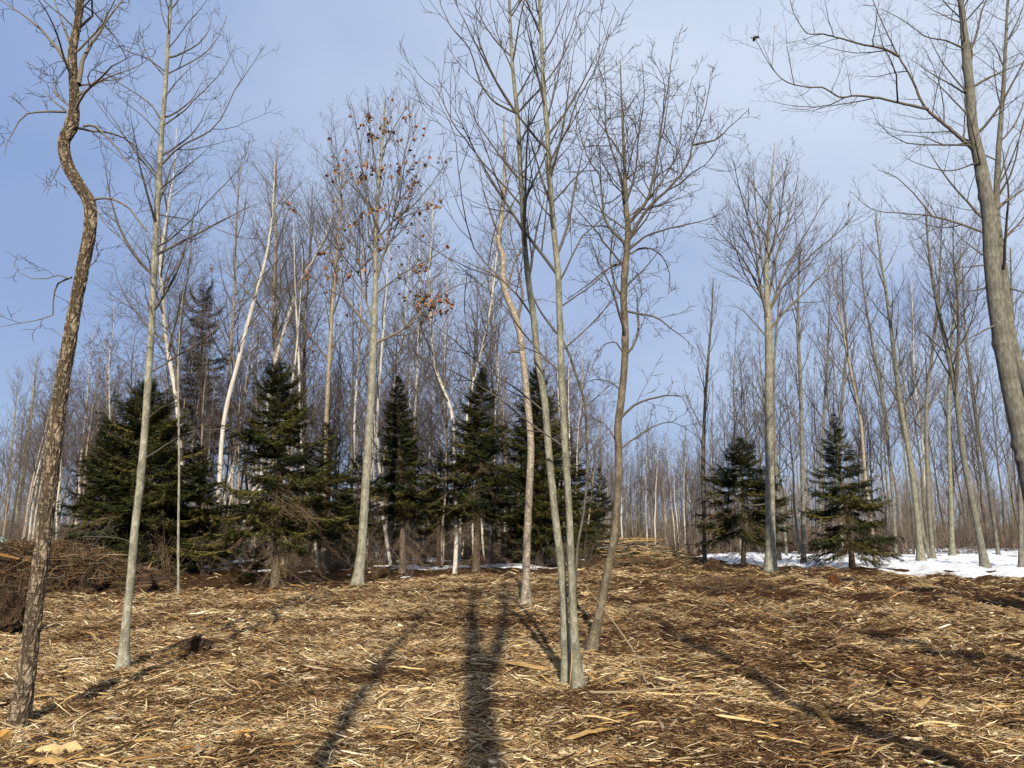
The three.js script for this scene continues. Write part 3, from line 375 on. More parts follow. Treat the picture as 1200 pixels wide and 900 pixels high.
tracedTree({ name: 'heavy_tree', label: 'stout grey tree with a long crooked bough reaching far left from its trunk', seed: 20, sp: 'maple', bark: M.grey, limbMat: M.limbMid, twigMat: M.twig, segs: 24, step: .1, dens: .8, base: G(1240, 716),
  trunk: [[1240, 716, 40], [1216, 600, 32], [1203, 540, 30], [1190, 480, 28], [1178, 420, 26.5], [1167, 350, 24.5], [1162, 300, 23], [1159, 250, 22], [1152, 210, 19.5], [1146, 180, 17.5], [1140, 150, 15], [1137, 110, 14], [1132, 60, 12.5], [1128, 20, 9], [1122, -30, 7.5], [1112, -120, 5], [1104, -210, 2]],
  limbs: [W(8, [[1147, 182], [1135, 170], [1111, 149], [1084, 125], [1069, 93], [1052, 64], [1030, 18], [1014, -25]]), W(4.6, [[1088, 128], [1060, 122], [1030, 115], [1000, 112], [985, 114], [965, 103], [945, 102], [920, 95], [905, 80], [890, 55], [883, 42]], { dz: -.1 }), W(4.4, [[1053, 66], [1035, 57], [1010, 52], [985, 45], [965, 40], [945, 38], [930, 15], [925, -5]]), W(3.4, [[1131, 58], [1110, 48], [1085, 43], [1060, 25], [1032, 10]]), W(5, [[1134, 66], [1144, 42], [1150, 15], [1157, -5], [1166, -45]]), W(4.4, [[1138, 103], [1157, 92], [1177, 83], [1200, 73], [1232, 58]]), W(2.8, [[1136, 112], [1103, 71], [1086, 37]]), W(2.8, [[1139, 140], [1103, 103], [1079, 83]]), W(4, [[1160, 275], [1124, 262], [1091, 253], [1058, 250], [1024, 246], [996, 224]], { dz: .3 }), W(2.8, [[1093, 254], [1070, 226], [1046, 205], [1028, 199]]), W(6, [[1160, 250], [1185, 232], [1202, 220], [1235, 198]]), W(4.4, [[1159, 248], [1170, 215], [1176, 195], [1186, 165], [1202, 148]]), W(3, [[1162, 310], [1130, 313], [1095, 316]]), W(3.4, [[1166, 335], [1135, 341], [1104, 336]]), W(3.4, [[1172, 378], [1145, 392], [1128, 402], [1113, 424]]), W(3, [[1143, 165], [1110, 170], [1080, 160], [1050, 158]]), W(3, [[1146, 190], [1115, 200], [1085, 195], [1060, 185]])],
  extra: { n: 9, t0: .5, t1: .95, len: .22, ang: .9 }, dress: (g, c, rnd) => { const tip = at(884, 45, -g.position.z - .35).sub(g.position); const im = new THREE.Group(); for (let i = 0; i < 5; i++) { const m = new THREE.Mesh(deadLeaf, M.limbDark); m.name = 'dead_leaf'; m.position.copy(tip).add(V((rnd() - .5) * .12, (rnd() - .5) * .08, (rnd() - .5) * .1)); m.rotation.set(rnd() * 6, rnd() * 6, rnd() * 6); g.add(m); } } });
tracedTree({ name: 'second_heavy_tree', label: 'grey tree standing close behind the stout tree with the long crooked bough', seed: 21, sp: 'maple', bark: M.grey, limbMat: M.limbMid, segs: 16, base: G(1252, 702), dens: .8,
  trunk: [[1252, 702, 24], [1228, 560, 20], [1208, 470, 18], [1190, 415, 15], [1183, 380, 14], [1177, 330, 12.5], [1172, 290, 11.5], [1168, 250, 10], [1170, 180, 8], [1176, 100, 6], [1180, 20, 4], [1184, -60, 2]],
  limbs: [W(5, [[1178, 335], [1190, 340], [1210, 345]]), W(4, [[1172, 290], [1185, 270], [1200, 262]]), W(4, [[1170, 230], [1186, 200], [1195, 160], [1205, 120]])], extra: { n: 12, t0: .45, t1: .95, len: .24, ang: .8 } });

// ---------------------------------------------------------------- trees behind the camera, known by the shadows they throw across the clearing
function behind(x, z, h, r, seed, label, fork) {
  tracedTree({ name: 'shade_tree', label, seed, sp: 'maple', bark: M.grey, limbMat: M.limbMid, base: V(x, 0, z), segs: 10, dens: .45, own: fork ? [[0, 0, 0, r], [.05, h * .25, 0, r * .9], [-.1, h * .5, .1, r * .8], [-.22, h * .7, .1, r * .62], [-.3, h, .2, .02]] : [[0, 0, 0, r], [.1, h * .3, .1, r * .85], [-.05, h * .6, .1, r * .6], [.1, h, 0, .02]], extra: { n: 12, t0: .55, t1: .96, len: .22, ang: .7, up: .1 },
    dress: fork ? (g => { const b = new GB(), s = spline([V(-.08, h * .46, .1), V(.25, h * .6, .1), V(.48, h * .78, 0), V(.55, h * 1.02, .1)], [r * .6, r * .6, r * .45, .02], .3); b.tube(s.p, s.r, 8); part('limb', b.geo(), M.grey, g); }) : null });
}
behind(.28, 6, 18, .19, 301, 'forked grey tree outside the frame that throws the double shadow', true);
behind(-.95, 5, 15, .11, 302, 'slim grey tree outside the frame that throws a thin shadow');
behind(3.25, 5.5, 16, .14, 303, 'grey tree outside the frame that shades the rutted ground');
behind(6.3, 6, 16, .17, 304, 'broad grey tree outside the frame that shades the churned earth');

// ---------------------------------------------------------------- spruces
function boughGeo(seed, L = 1.6, airy = 0) {
  const rnd = rng(seed), g = new GB(), P = [], R = [], n = 8;
  for (let i = 0; i <= n; i++) { const t = i / n; P.push(V(t * L, -.16 * Math.sin(t * 2.6) * L * .55 + .16 * t * t * t * L + (rnd() - .5) * .03, (rnd() - .5) * .08)); R.push(.013 * (1 - t) + .004); }
  g.tube(P, R, 4);
  const stem = { p: P, r: R }, needles = (a, d, l) => { // a brush of needle bunches along a twig
    const m = Math.max(2, Math.round(l / .042)), s = V().crossVectors(d, V(0, 1, 0)).normalize(), u = V().crossVectors(s, d);
    for (let i = 0; i < m; i++) { const q = a.clone().addScaledVector(d, (i + rnd() * .8) / m * l); for (let k = 0; k < 3; k++) {
      const ph = rnd() * 6.283, o = s.clone().multiplyScalar(Math.cos(ph)).addScaledVector(u, Math.sin(ph) * .9 + .1), tip = q.clone().addScaledVector(d, .05 + .04 * rnd()).addScaledVector(o, .03 + .045 * rnd()), w = V().crossVectors(o, d).normalize().multiplyScalar(.0075);
      const nr = V(0, .55, 0).addScaledVector(o, .85).normalize(); g.tri([q.x - w.x, q.y - w.y, q.z - w.z], [q.x + w.x, q.y + w.y, q.z + w.z], [tip.x, tip.y, tip.z], [nr.x, nr.y, nr.z]); } }
    g.tri([a.x, a.y + .004, a.z], [a.x, a.y - .004, a.z], [a.x + d.x * l, a.y + d.y * l, a.z + d.z * l], [0, 1, 0]);
  };
  const N = 15;
  for (let i = 0; i < N; i++) for (const sd of [-1, 1]) {
    const t = lerp(.12 + airy * .25, .97, (i + rnd()) / N), s = sample(stem, t); if (rnd() < .12 + airy * .35) continue;
    const l = (.52 * (1 - t) + .14) * (.4 + 1.0 * rnd()) * L / 1.6, yaw = (.8 + (rnd() - .5) * .7) * sd, d = V(Math.cos(yaw), -.12 + (rnd() - .5) * .55, Math.sin(yaw)).normalize();
    needles(s.p, d, l);
    const c = Math.floor(l / .10); for (let k = 1; k <= c; k++) { if (rnd() < .15) continue; const q = s.p.clone().addScaledVector(d, k / (c + 1) * l), s2 = k % 2 ? 1 : -1, y2 = yaw + s2 * (.5 + .5 * rnd()), d2 = V(Math.cos(y2), -.30 + (rnd() - .5) * .7, Math.sin(y2)).normalize(); needles(q, d2, Math.min(.24, (l - k / (c + 1) * l) * .7 + .05 + .05 * rnd())); }
  }
  needles(sample(stem, .8).p, sample(stem, .9).d, .34 * L / 1.6); return g.geo();
}
function deadBoughGeo(seed, L = 1.6) {
  const rnd = rng(seed), g = new GB(), b = shoot(V(0, 0, 0), V(1, -.12, 0).normalize(), L, .015, 9, -.035, .10, rnd, .004); g.tube(b.p, b.r, 4);
  for (let i = 0; i < 16; i++) { const s = sample(b, .15 + .8 * (i + rnd()) / 16), d = V(.7, -.25 + (rnd() - .5) * .4, (i % 2 ? 1 : -1) * (.5 + .5 * rnd())).normalize(), c = shoot(s.p, d, .15 + .45 * rnd(), .007, 4, -.05, .16, rnd, .003); g.tube(c.p, c.r, 3);
    for (let k = 0; k < 5; k++) { const s2 = sample(c, .2 + .75 * rnd()), c2 = shoot(s2.p, V(rnd() - .2, rnd() - .65, rnd() - .5).normalize(), .08 + .16 * rnd(), .004, 2, -.05, .2, rnd, .0025); g.tube(c2.p, c2.r, 3); } }
  return g.geo();
}
const boughs = [boughGeo(1), boughGeo(2), boughGeo(3), boughGeo(4), boughGeo(5)], airy = [boughGeo(6, 1.6, .6), boughGeo(7, 1.6, .8), boughGeo(8, 1.6, .5)], deadBoughs = [deadBoughGeo(11), deadBoughGeo(12), deadBoughGeo(13)];
function spruce(o) {
  const rnd = rng(o.seed), base = o.at || G(o.px, o.py), D = -base.z, g = new THREE.Group(); g.position.copy(base);
  const top = at(o.tx ?? o.px, o.top, D), H = top.y - base.y, lean = (top.x - base.x), half = o.half * D / F, tb = new GB(), P = [], R = [], r0 = o.r ?? (.055 + H * .0095);
  for (let i = 0; i <= 24; i++) { const t = i / 24; P.push(V(lean * t + .05 * Math.sin(t * 5 + o.seed), t * H - (i ? 0 : .2), .04 * Math.sin(t * 4 + o.seed * 2))); R.push(r0 * Math.pow(1 - t, .85) * (1 + .4 * Math.exp(-t * 30)) + .006); }
  tb.tube(P, R, 10, { uv: true }); part('trunk', tb.geo(true), M.spruceBark, g); const stem = { p: P, r: R };
  const live = o.live ?? .15, gap = o.gap ?? .26, set = o.airy ? airy : boughs, add = (name, geo, mat, t, len, el, sc, yaw) => { const m = part(name, geo, mat, g), s = sample(stem, Math.min(.985, Math.max(.03, t + (rnd() - .5) * .03))); m.position.copy(s.p); m.rotation.set(0, yaw, el, 'YXZ'); m.scale.set(len / 1.6, sc, sc); m.rotateX((rnd() - .5) * .9); };
  for (let y = live * H; y < H * .985;) {
    const t = y / H, f = (t - live) / (1 - live), k = o.k ?? (o.airy ? 5 : 7), off = rnd() * 6.28, reach = half * (o.shape ? o.shape(f) : Math.min(1, Math.pow(1 - f, .82) * 1.04) * (f < .12 ? .75 + f * 2 : 1)) + .05;
    for (let i = 0; i < k; i++) { if (rnd() < (o.miss ?? .12)) continue; const len = reach * lerp(o.lo ?? .42, 1.12, rnd()), el = lerp(-.24, .85, Math.pow(f, 1.8)) + (o.tilt ?? 0) + (rnd() - .5) * .42, mi = rnd() < (o.olive ?? .55) * (1.15 - f * .7) ? (rnd() < .5 ? 2 : 1) : (rnd() < .35 ? 1 : 0);
      add('bough', set[Math.floor(rnd() * set.length)], M.needle[mi], t, len, el, Math.min(1.2, Math.max(.22, len / 1.6 * 1.05)), off + i / k * 6.283 + (rnd() - .5) * 1.1); }
    y += gap * .82 * (.7 + .6 * rnd()) * (1 - .45 * f);
  }
  const nd = o.dead ?? 14; for (let i = 0; i < nd; i++) add('dead_bough', deadBoughs[i % 3], M.deadTwig, lerp(.06, live + .28, (i + rnd()) / nd), half * (.5 + .6 * rnd()), -.1 - rnd() * .3, .9, rnd() * 6.28);
  return put(g, 'spruce_tree', o.label, 'tree', o.group);
}
spruce({ seed: 1, px: 175, py: 672, tx: 172, top: 448, half: 108, live: .13, gap: .24, k: 7, dead: 22, label: 'broadest dense dark spruce, behind the slim smooth grey maple', shape: f => Math.min(1, Math.pow(1 - f, .62)) });
spruce({ seed: 2, px: 236, py: 660, tx: 238, top: 338, half: 50, live: .40, gap: .55, k: 5, miss: .42, lo: .6, dead: 34, label: 'tall ragged spruce with a bare middle and tufted top, overtopping its neighbours', tilt: .12, shape: f => f > .86 ? .42 : .35 + .6 * Math.pow(1 - f, .5) * (.45 + .6 * Math.abs(Math.sin(f * 9))) });
spruce({ seed: 3, px: 126, py: 664, top: 492, half: 62, live: .2, gap: .3, label: 'lower dark spruce at the outer edge of the dense spruces, near the brush mound' });
spruce({ seed: 4, px: 232, py: 668, top: 520, half: 70, live: .14, gap: .27, dead: 24, label: 'low dark spruce between the broadest spruce and the slim open spruce' });
spruce({ seed: 5, px: 324, py: 689, tx: 326, top: 424, half: 84, live: .27, gap: .21, k: 6, miss: .15, dead: 40, olive: .75, label: 'open yellow green spruce with a sunlit bare lower trunk at the mulch edge', shape: f => Math.pow(1 - f, .6) * (.75 + .35 * Math.abs(Math.sin(f * 9))) });
spruce({ seed: 6, px: 384, py: 668, top: 492, half: 52, live: .2, gap: .27, olive: .6, miss: .2, dead: 30, label: 'small olive spruce close beside the leaf holding tree' });
spruce({ seed: 7, px: 471, py: 671, tx: 468, top: 440, half: 52, live: .3, gap: .25, dead: 30, lo: .55, label: 'narrow pointed spruce with thick dead skirts beside the leaf holding tree' });
spruce({ seed: 8, px: 556, py: 670, tx: 566, top: 430, half: 66, live: .28, gap: .26, dead: 34, lo: .55, label: 'conical spruce with a leaning lower trunk, left of the knotted tree' });
spruce({ seed: 9, px: 632, py: 664, tx: 628, top: 420, half: 72, live: .12, gap: .25, k: 7, dead: 16, lo: .55, label: 'tall very dark spruce directly behind the knotted tree' });
spruce({ seed: 10, px: 700, py: 650, tx: 702, top: 545, half: 34, live: .08, gap: .3, dead: 8, label: 'small dark spruce at the corner where the wood opens, beside the brush pile' });
spruce({ seed: 11, px: 668, py: 656, tx: 668, top: 500, half: 48, live: .1, gap: .28, dead: 10, label: 'mid sized dark spruce tucked behind the twin stem maples' });
spruce({ seed: 12, px: 872, py: 664, tx: 868, top: 512, half: 66, live: .28, gap: .38, k: 6, lo: .72, dead: 34, label: 'spruce with flat spreading boughs behind the vase crowned tree', shape: f => f < .25 ? .9 + f * .4 : Math.pow(1 - (f - .25) / .75, .8) });
spruce({ seed: 13, px: 998, py: 666, tx: 978, top: 484, half: 64, live: .15, gap: .42, k: 6, lo: .72, dead: 20, miss: .08, label: 'tiered spruce with separate drooping boughs standing at the edge of the snow', shape: f => Math.pow(1 - f, .85) * 1.05 });
spruce({ seed: 14, px: 300, py: 684, top: 640, half: 30, live: .05, gap: .17, dead: 3, r: .03, olive: .6, label: 'knee high young spruce on the mulch edge among dead twigs' });
spruce({ seed: 15, px: 420, py: 660, top: 530, half: 50, live: .3, gap: .34, dead: 22, olive: .5, label: 'dim olive spruce in the shade behind the leaf holding tree' });
spruce({ seed: 16, px: 515, py: 660, top: 522, half: 46, live: .35, gap: .34, dead: 26, olive: .4, label: 'dim low spruce filling the gap between the pointed and the conical spruce' });

// ---------------------------------------------------------------- birches and other trees behind the spruces
const birch = (trunk, seed, more = {}) => tracedTree({ name: 'birch_tree', label: 'thin white birch stem rising behind the spruces', group: 'thin birches behind the spruces', seed, sp: 'birch', bark: M.birch, limbMat: M.limbMid, twigMat: M.twigRed, segs: 10, step: .3, flare: .2, dens: 1.05, S: { rmin: .0037 }, extra: { n: 26, t0: .4, t1: .96, len: .24, ang: .65, up: .05 }, trunk: trunk.map(a => [a[0], a[1], a[2] * .8]), ...more });
birch([[232, 664, 8], [222, 600, 8], [212, 540, 8], [207, 470, 8.5], [195, 400, 8], [190, 340, 7], [188, 310, 6], [196, 250, 4], [204, 200, 2.5], [207, 150, 1]], 401, { label: 'two stemmed white birch between the slim maple and the tall ragged spruce', group: null, limbs: [W(5, [[206, 462], [209, 410], [214, 358], [222, 312], [226, 260]])] });
birch([[250, 662, 8], [256, 580, 8.5], [263, 490, 8.5], [280, 420, 8], [298, 350, 7], [312, 300, 5.5], [319, 250, 4], [322, 190, 1.5]], 402, { label: 'slanting white birch between the tall ragged spruce and the open yellow green spruce', group: null });
birch([[296, 660, 7], [308, 540, 7], [318, 445, 7], [335, 382, 7], [352, 330, 5.6], [372, 296, 4], [390, 250, 2], [400, 205, 1]], 403, { label: 'slanting white birch rising behind the top of the open yellow green spruce', group: null });
birch([[282, 664, 8.5], [284, 625, 8], [289, 595, 7.5], [299, 572, 7], [309, 557, 6], [330, 505, 5], [345, 430, 4], [352, 350, 2], [355, 300, 1]], 404, { label: 'short bent white birch stem low beside the open yellow green spruce', group: null });
birch([[372, 664, 6], [366, 605, 6], [357, 560, 6], [352, 500, 5.6], [350, 420, 4.5], [346, 340, 3], [344, 260, 1]], 405, { label: 'kinked white birch behind the small olive spruce', group: null });
birch([[533, 670, 9], [535, 620, 8.2], [533, 560, 8], [531, 495, 7], [525, 470, 7], [513, 440, 6.4], [507, 410, 5.6], [505, 370, 5], [503, 330, 4], [506, 270, 2.4], [508, 220, 1]], 406, { label: 'kinked white birch standing in front of the conical spruce', group: null });
birch([[458, 664, 7], [449, 605, 6.4], [445, 556, 6], [442, 500, 5.5], [446, 430, 4.5], [452, 350, 3], [456, 280, 1]], 407, { label: 'white birch curving up between the leaf holding tree and the pointed spruce', group: null });
birch([[519, 660, 4], [523, 560, 4], [521, 470, 3.4], [522, 380, 2.6], [525, 300, 1]], 408);
birch([[538, 662, 5.5], [541, 580, 5.5], [546, 500, 5.2], [556, 440, 5], [568, 396, 4.6], [576, 352, 3.6], [583, 290, 2], [587, 240, 1]], 409, { label: 'slanting white birch rising over the tip of the conical spruce', group: null });
birch([[408, 660, 4.4], [413, 560, 4.4], [416, 480, 4.2], [421, 400, 3.4], [424, 330, 2.4], [426, 270, 1]], 410);
birch([[440, 658, 4.2], [450, 540, 4.2], [462, 450, 4], [471, 400, 3.4], [478, 330, 2.2], [480, 280, 1]], 411);
birch([[480, 660, 4.2], [484, 560, 4.2], [487, 470, 4], [490, 400, 3.4], [492, 320, 2.2], [490, 250, 1]], 412);
birch([[592, 658, 4.6], [590, 560, 4.4], [586, 470, 4.2], [580, 400, 3.4], [577, 330, 2.4], [580, 260, 1]], 413);
birch([[340, 658, 4], [338, 540, 4], [330, 450, 4], [326, 380, 3.4], [330, 300, 2.4], [334, 230, 1]], 414);
birch([[209, 697, 5], [209, 620, 4.6], [210, 540, 4.2], [209, 470, 3.6], [209, 420, 3], [212, 370, 2], [216, 330, 1]], 415, { name: 'birch_sapling', label: 'thin straight birch sapling standing alone on the mulch before the spruces', group: null, bark: M.pale, dens: .5, extra: { n: 9, t0: .5, t1: .96, len: .16, ang: .6 } });
const tawny = (trunk, seed, more = {}) => tracedTree({ name: 'tawny_tree', label: 'brown barked bare tree rising behind the spruces', group: 'brown trees behind the spruces', seed, sp: 'birch', bark: M.flake, limbMat: M.limbMid, twigMat: M.twigRed, segs: 10, step: .3, flare: .3, dens: .8, extra: { n: 22, t0: .36, t1: .96, len: .25, ang: .62, up: .07 }, trunk: trunk.map(a => [a[0], a[1], a[2] * .82]), ...more });
tawny([[379, 664, 9], [381, 560, 9], [383, 480, 8.6], [387, 400, 8], [391, 340, 7], [395, 290, 5], [399, 240, 3.4], [402, 190, 1]], 421, { label: 'brown barked tree with a few dead leaves beside the leaf holding tree', group: null, dress: (g, c, rnd) => leaves(g, c, rnd, 120, 7, 15) });
tawny([[320, 660, 9], [320, 560, 9], [321, 470, 8.6], [322, 400, 8], [321, 340, 6.6], [323, 280, 5], [322, 220, 3], [324, 165, 1]], 422, { label: 'stout brown tree rising behind the open yellow green spruce', group: null, dress: (g, c, rnd) => leaves(g, c, rnd, 50, 9, 16) });
tawny([[356, 658, 6], [357, 560, 6], [358, 470, 5.6], [356, 400, 5], [360, 340, 4], [364, 270, 2], [366, 220, 1]], 423, { bark: M.dark, twigMat: M.twig });
tawny([[270, 658, 6], [272, 540, 6], [268, 440, 5.6], [274, 360, 5], [276, 290, 4], [280, 220, 2], [284, 180, 1]], 424);

// ---------------------------------------------------------------- the stand on the right
const thin = (t, k) => t.map(a => [a[0], a[1], a[2] * k]);
const stand = (trunk, seed, more = {}) => tracedTree({ name: 'woodland_tree', label: 'tall bare grey tree of the stand rising from the snow', group: 'tall bare trees in the snow', seed, sp: 'fine', bark: M.grey, limbMat: M.limbMid, twigMat: M.twigMid, segs: 10, step: .3, dens: .75, S: { rmin: .005 }, extra: { n: 17, t0: .38, t1: .96, len: .25, ang: .6, up: .08 }, trunk: thin(trunk, .84), ...more });
stand([[1155, 666, 13.5], [1145, 615, 11.5], [1130, 540, 10.5], [1120, 460, 9.5], [1108, 400, 8], [1095, 340, 6], [1088, 290, 4], [1084, 240, 2]], 431, { label: 'leaning grey tree with a forked trunk standing clear in the snow', group: null, limbs: [W(6.5, [[1120, 455], [1123, 400], [1122, 350], [1117, 290], [1118, 240]])] });
stand([[1080, 661, 12.5], [1074, 600, 9.5], [1068, 550, 9], [1053, 460, 8], [1046, 400, 7], [1038, 340, 5], [1030, 290, 3], [1026, 250, 1.5]], 432, { bark: M.smooth });
stand([[1093, 656, 9], [1089, 600, 7.5], [1086, 530, 7], [1086, 470, 6.4], [1094, 400, 5], [1100, 340, 4], [1103, 280, 2], [1104, 245, 1]], 433);
stand([[1197, 668, 9], [1196, 600, 8.5], [1195, 520, 8], [1190, 440, 7], [1186, 360, 5], [1184, 290, 2]], 434);
stand([[1116, 653, 9.5], [1114, 580, 7.6], [1112, 520, 7], [1112, 460, 6], [1116, 390, 5], [1124, 320, 3], [1128, 260, 1]], 435, { bark: M.smooth });
stand([[942, 662, 9], [941, 600, 8], [940, 540, 7.6], [938, 450, 7], [935, 385, 6], [936, 330, 4], [938, 285, 2]], 436);
stand([[1027, 664, 8], [1021, 615, 7], [1014, 560, 6.4], [1008, 490, 6], [996, 430, 5], [986, 380, 4], [978, 330, 2], [974, 300, 1]], 437, { bark: M.flake });
stand([[913, 658, 7.5], [912, 600, 6.6], [908, 520, 6], [906, 450, 5.6], [910, 390, 4], [914, 340, 2]], 438);
stand([[826, 660, 7], [825, 600, 7], [824, 545, 8], [826, 480, 6], [830, 420, 5], [834, 370, 3.4], [836, 330, 1.4]], 439, { bark: M.dark });
stand([[1087, 636, 5], [1083, 590, 4.6], [1083, 540, 4.4], [1077, 490, 4.2], [1072, 450, 4], [1070, 390, 3], [1068, 330, 2]], 440, { label: 'thin white birch among the grey trees in the snow', group: null, bark: M.birch, twigMat: M.twigRed });
stand([[1170, 650, 6], [1160, 580, 6], [1146, 500, 5.6], [1136, 430, 5], [1130, 370, 3.6], [1128, 310, 2]], 441);
stand([[1050, 652, 6], [1046, 580, 5.6], [1036, 480, 5], [1022, 400, 4.4], [1012, 340, 3], [1008, 290, 1.4]], 442);
stand([[985, 654, 6.6], [984, 580, 6], [986, 480, 5.6], [992, 400, 4.6], [988, 340, 3], [986, 290, 1.4]], 443);
stand([[960, 652, 6], [962, 570, 5.6], [966, 480, 5], [970, 410, 4], [972, 350, 2.6], [970, 310, 1]], 444);
stand([[18, 640, 8], [22, 590, 7.6], [30, 540, 7], [36, 490, 6], [40, 450, 3.4], [44, 415, 1.4]], 445, { label: 'pale bare tree standing behind the brush mound beyond the crooked tree', group: null, bark: M.pale, twigMat: M.twigGrey });
stand([[2, 636, 4], [6, 590, 4], [12, 540, 3.6], [18, 480, 2.4], [22, 430, 1]], 446, { label: 'thin pale bare tree leaning behind the brush mound', group: null, bark: M.pale, twigMat: M.twigGrey });

// ---------------------------------------------------------------- the wood farther back: a few kinds, each tree set out singly
function forestKind(seed, H, sp, mats, n, t0, len, ang) {
  const rnd = rng(seed), S = { ...SP[sp], dens: SP[sp].dens.map((d, i) => d * (sp === 'birch' ? [1.1, 1.1, 1.0] : [.8, .75, .75])[i]), far: true, rmin: .0065 }, own = []; let x = 0, z = 0;
  for (let i = 0; i <= 8; i++) { own.push(V(x, H * i / 8, z)); x += (rnd() - .45) * H * .022; z += (rnd() - .5) * H * .02; }
  const T = spline(own, own.map((_, i) => Math.max(.01, H * .0062 * Math.pow(1 - i / 8, .8))), .5), g = new THREE.Group(), tb = new GB(), cb = new GB(); tb.tube(T.p, T.r, 7, { uv: true }); part('trunk', tb.geo(true), mats[0], g);
  let phi = rnd() * 6; for (let i = 0; i < n; i++) { const t = lerp(t0, .97, (i + rnd() * .7) / n), s = sample(T, t); phi += 2.4 + rnd() - .5; const a = ang * (.8 + .4 * rnd()), d = V(Math.cos(phi) * Math.sin(a), Math.cos(a), Math.sin(phi) * Math.sin(a)), l = len * H * (1.2 - t) * (.6 + .6 * rnd()), b = shoot(s.p, d, l, Math.max(.008, Math.min(s.r * .6, l * .011)), 8, .07, S.wig * .6, rnd, .006); cb.tube(b.p, b.r, 4); divide(b, 0, S, rnd, cb, .15); }
  part('crown', cb.geo(), mats[1], g, 'stuff'); return g;
}
const kinds = [forestKind(1, 15, 'fine', [M.grey, M.twigMid], 20, .35, .3, .6), forestKind(2, 14, 'birch', [M.birch, M.twigRed], 22, .35, .28, .6), forestKind(3, 16, 'fine', [M.dark, M.twigMid], 20, .38, .3, .6), forestKind(4, 13, 'birch', [M.flake, M.twigRed], 22, .3, .3, .65), forestKind(5, 15, 'fine', [M.smooth, M.twigGrey], 16, .5, .22, .45), forestKind(6, 12, 'birch', [M.birch, M.twigMid], 13, .45, .24, .5)];
const names = ['grey_bare_tree', 'distant_birch', 'brown_bare_tree', 'tawny_bare_tree', 'pole_tree', 'slim_birch'], says = ['slim grey bare tree in the wood behind', 'white stemmed birch in the wood behind', 'dull brown bare tree in the wood behind', 'tawny bare tree with reddish twigs in the wood behind', 'pale pole straight tree with a narrow crown in the wood behind', 'slim short white birch in the wood behind'];
{
  const rnd = rng(900), areas = [ // first and last column, near and far distance, how many, kinds, tree height (times the kind's)
    [20, 690, 36, 58, 128, [1, 3, 1, 3, 5, 2], .82, 1.05], [690, 850, 58, 90, 80, [4, 1, 4, 0, 5, 3], .55, .80], [840, 1010, 46, 75, 24, [0, 2, 4, 0], .85, 1.1], [1000, 1230, 40, 72, 32, [0, 2, 0, 4, 2], .8, 1.12], [-20, 110, 40, 70, 14, [0, 2, 3], .6, .72], [110, 240, 40, 60, 10, [1, 3, 2], .6, .85], [-140, -10, 35, 60, 8, [0, 2], .6, .8], [1230, 1380, 35, 60, 10, [0, 2], .9, 1.1]];
  for (const [a, b, d0, d1, n, ks, s0, s1] of areas) for (let i = 0; i < n; i++) {
    const px = lerp(a, b, (i + rnd()) / n), d = lerp(d0, d1, rnd()), k = ks[Math.floor(rnd() * ks.length)], p = at(px, HOR, d), t = kinds[k].clone(true), s = lerp(s0, s1, rnd());
    t.position.set(p.x, height(p.x, p.z) - .05, p.z); t.rotation.set((rnd() - .5) * (rnd() < .2 ? .5 : .12), rnd() * 6.28, (rnd() - .5) * (rnd() < .2 ? .5 : .14)); t.scale.set(s * (.85 + .3 * rnd()), s, s * (.85 + .3 * rnd()));
    put(t, names[k], says[k], 'tree', names[k].replaceAll('_', ' ').replace(/birch$/, 'birche') + 's in the wood behind');
  }
}
{ // the far-off wood that reads as one mass
  const rnd = rng(950), g = new GB(), T = { p: [], r: [] }; for (let i = 0; i <= 6; i++) { T.p.push(V(.15 * Math.sin(i), i * 1.9, .12 * Math.cos(i * 2))); T.r.push(.09 * (1 - i / 6.2)); } g.tube(T.p, T.r, 5);
  const S = { ...SP.fine, dens: [1.9, 2.6, 1.5], rmin: .010, lv: 2 }; for (let i = 0; i < 15; i++) { const s = sample(T, .25 + .72 * i / 15), ph = i * 2.4, b = shoot(s.p, V(Math.cos(ph) * .55, .8, Math.sin(ph) * .55).normalize(), 2.8 * (1.1 - .6 * i / 15), .03, 5, .06, .1, rnd, .011); g.tube(b.p, b.r, 3); divide(b, 0, S, rnd, g, .2); }
  const geo = g.geo(), cols = [[.17, .135, .11], [.19, .14, .12], [.22, .19, .15], [.14, .11, .09]], N = 1300, im = new THREE.InstancedMesh(geo, matte({ roughness: .9 }), N), m = new THREE.Matrix4(), q = new THREE.Quaternion();
  for (let i = 0; i < N; i++) { const px = lerp(-350, 1550, rnd()), d = 62 + 95 * Math.pow(rnd(), .8), p = at(px, HOR, d), s = (px > 640 && px < 860 ? .62 : .85) * (.7 + .5 * rnd()); m.compose(V(p.x, height(p.x, p.z) - .2, p.z), q.setFromEuler(new THREE.Euler((rnd() - .5) * .1, rnd() * 6.28, (rnd() - .5) * .1)), V(s, s, s)); im.setMatrixAt(i, m); im.setColorAt(i, new THREE.Color().setRGB(...cols[Math.floor(rnd() * 4)])); }
  put(im, 'far_woodland', 'brown grey mass of leafless woodland far behind the clearing', null, null, 'stuff');
}
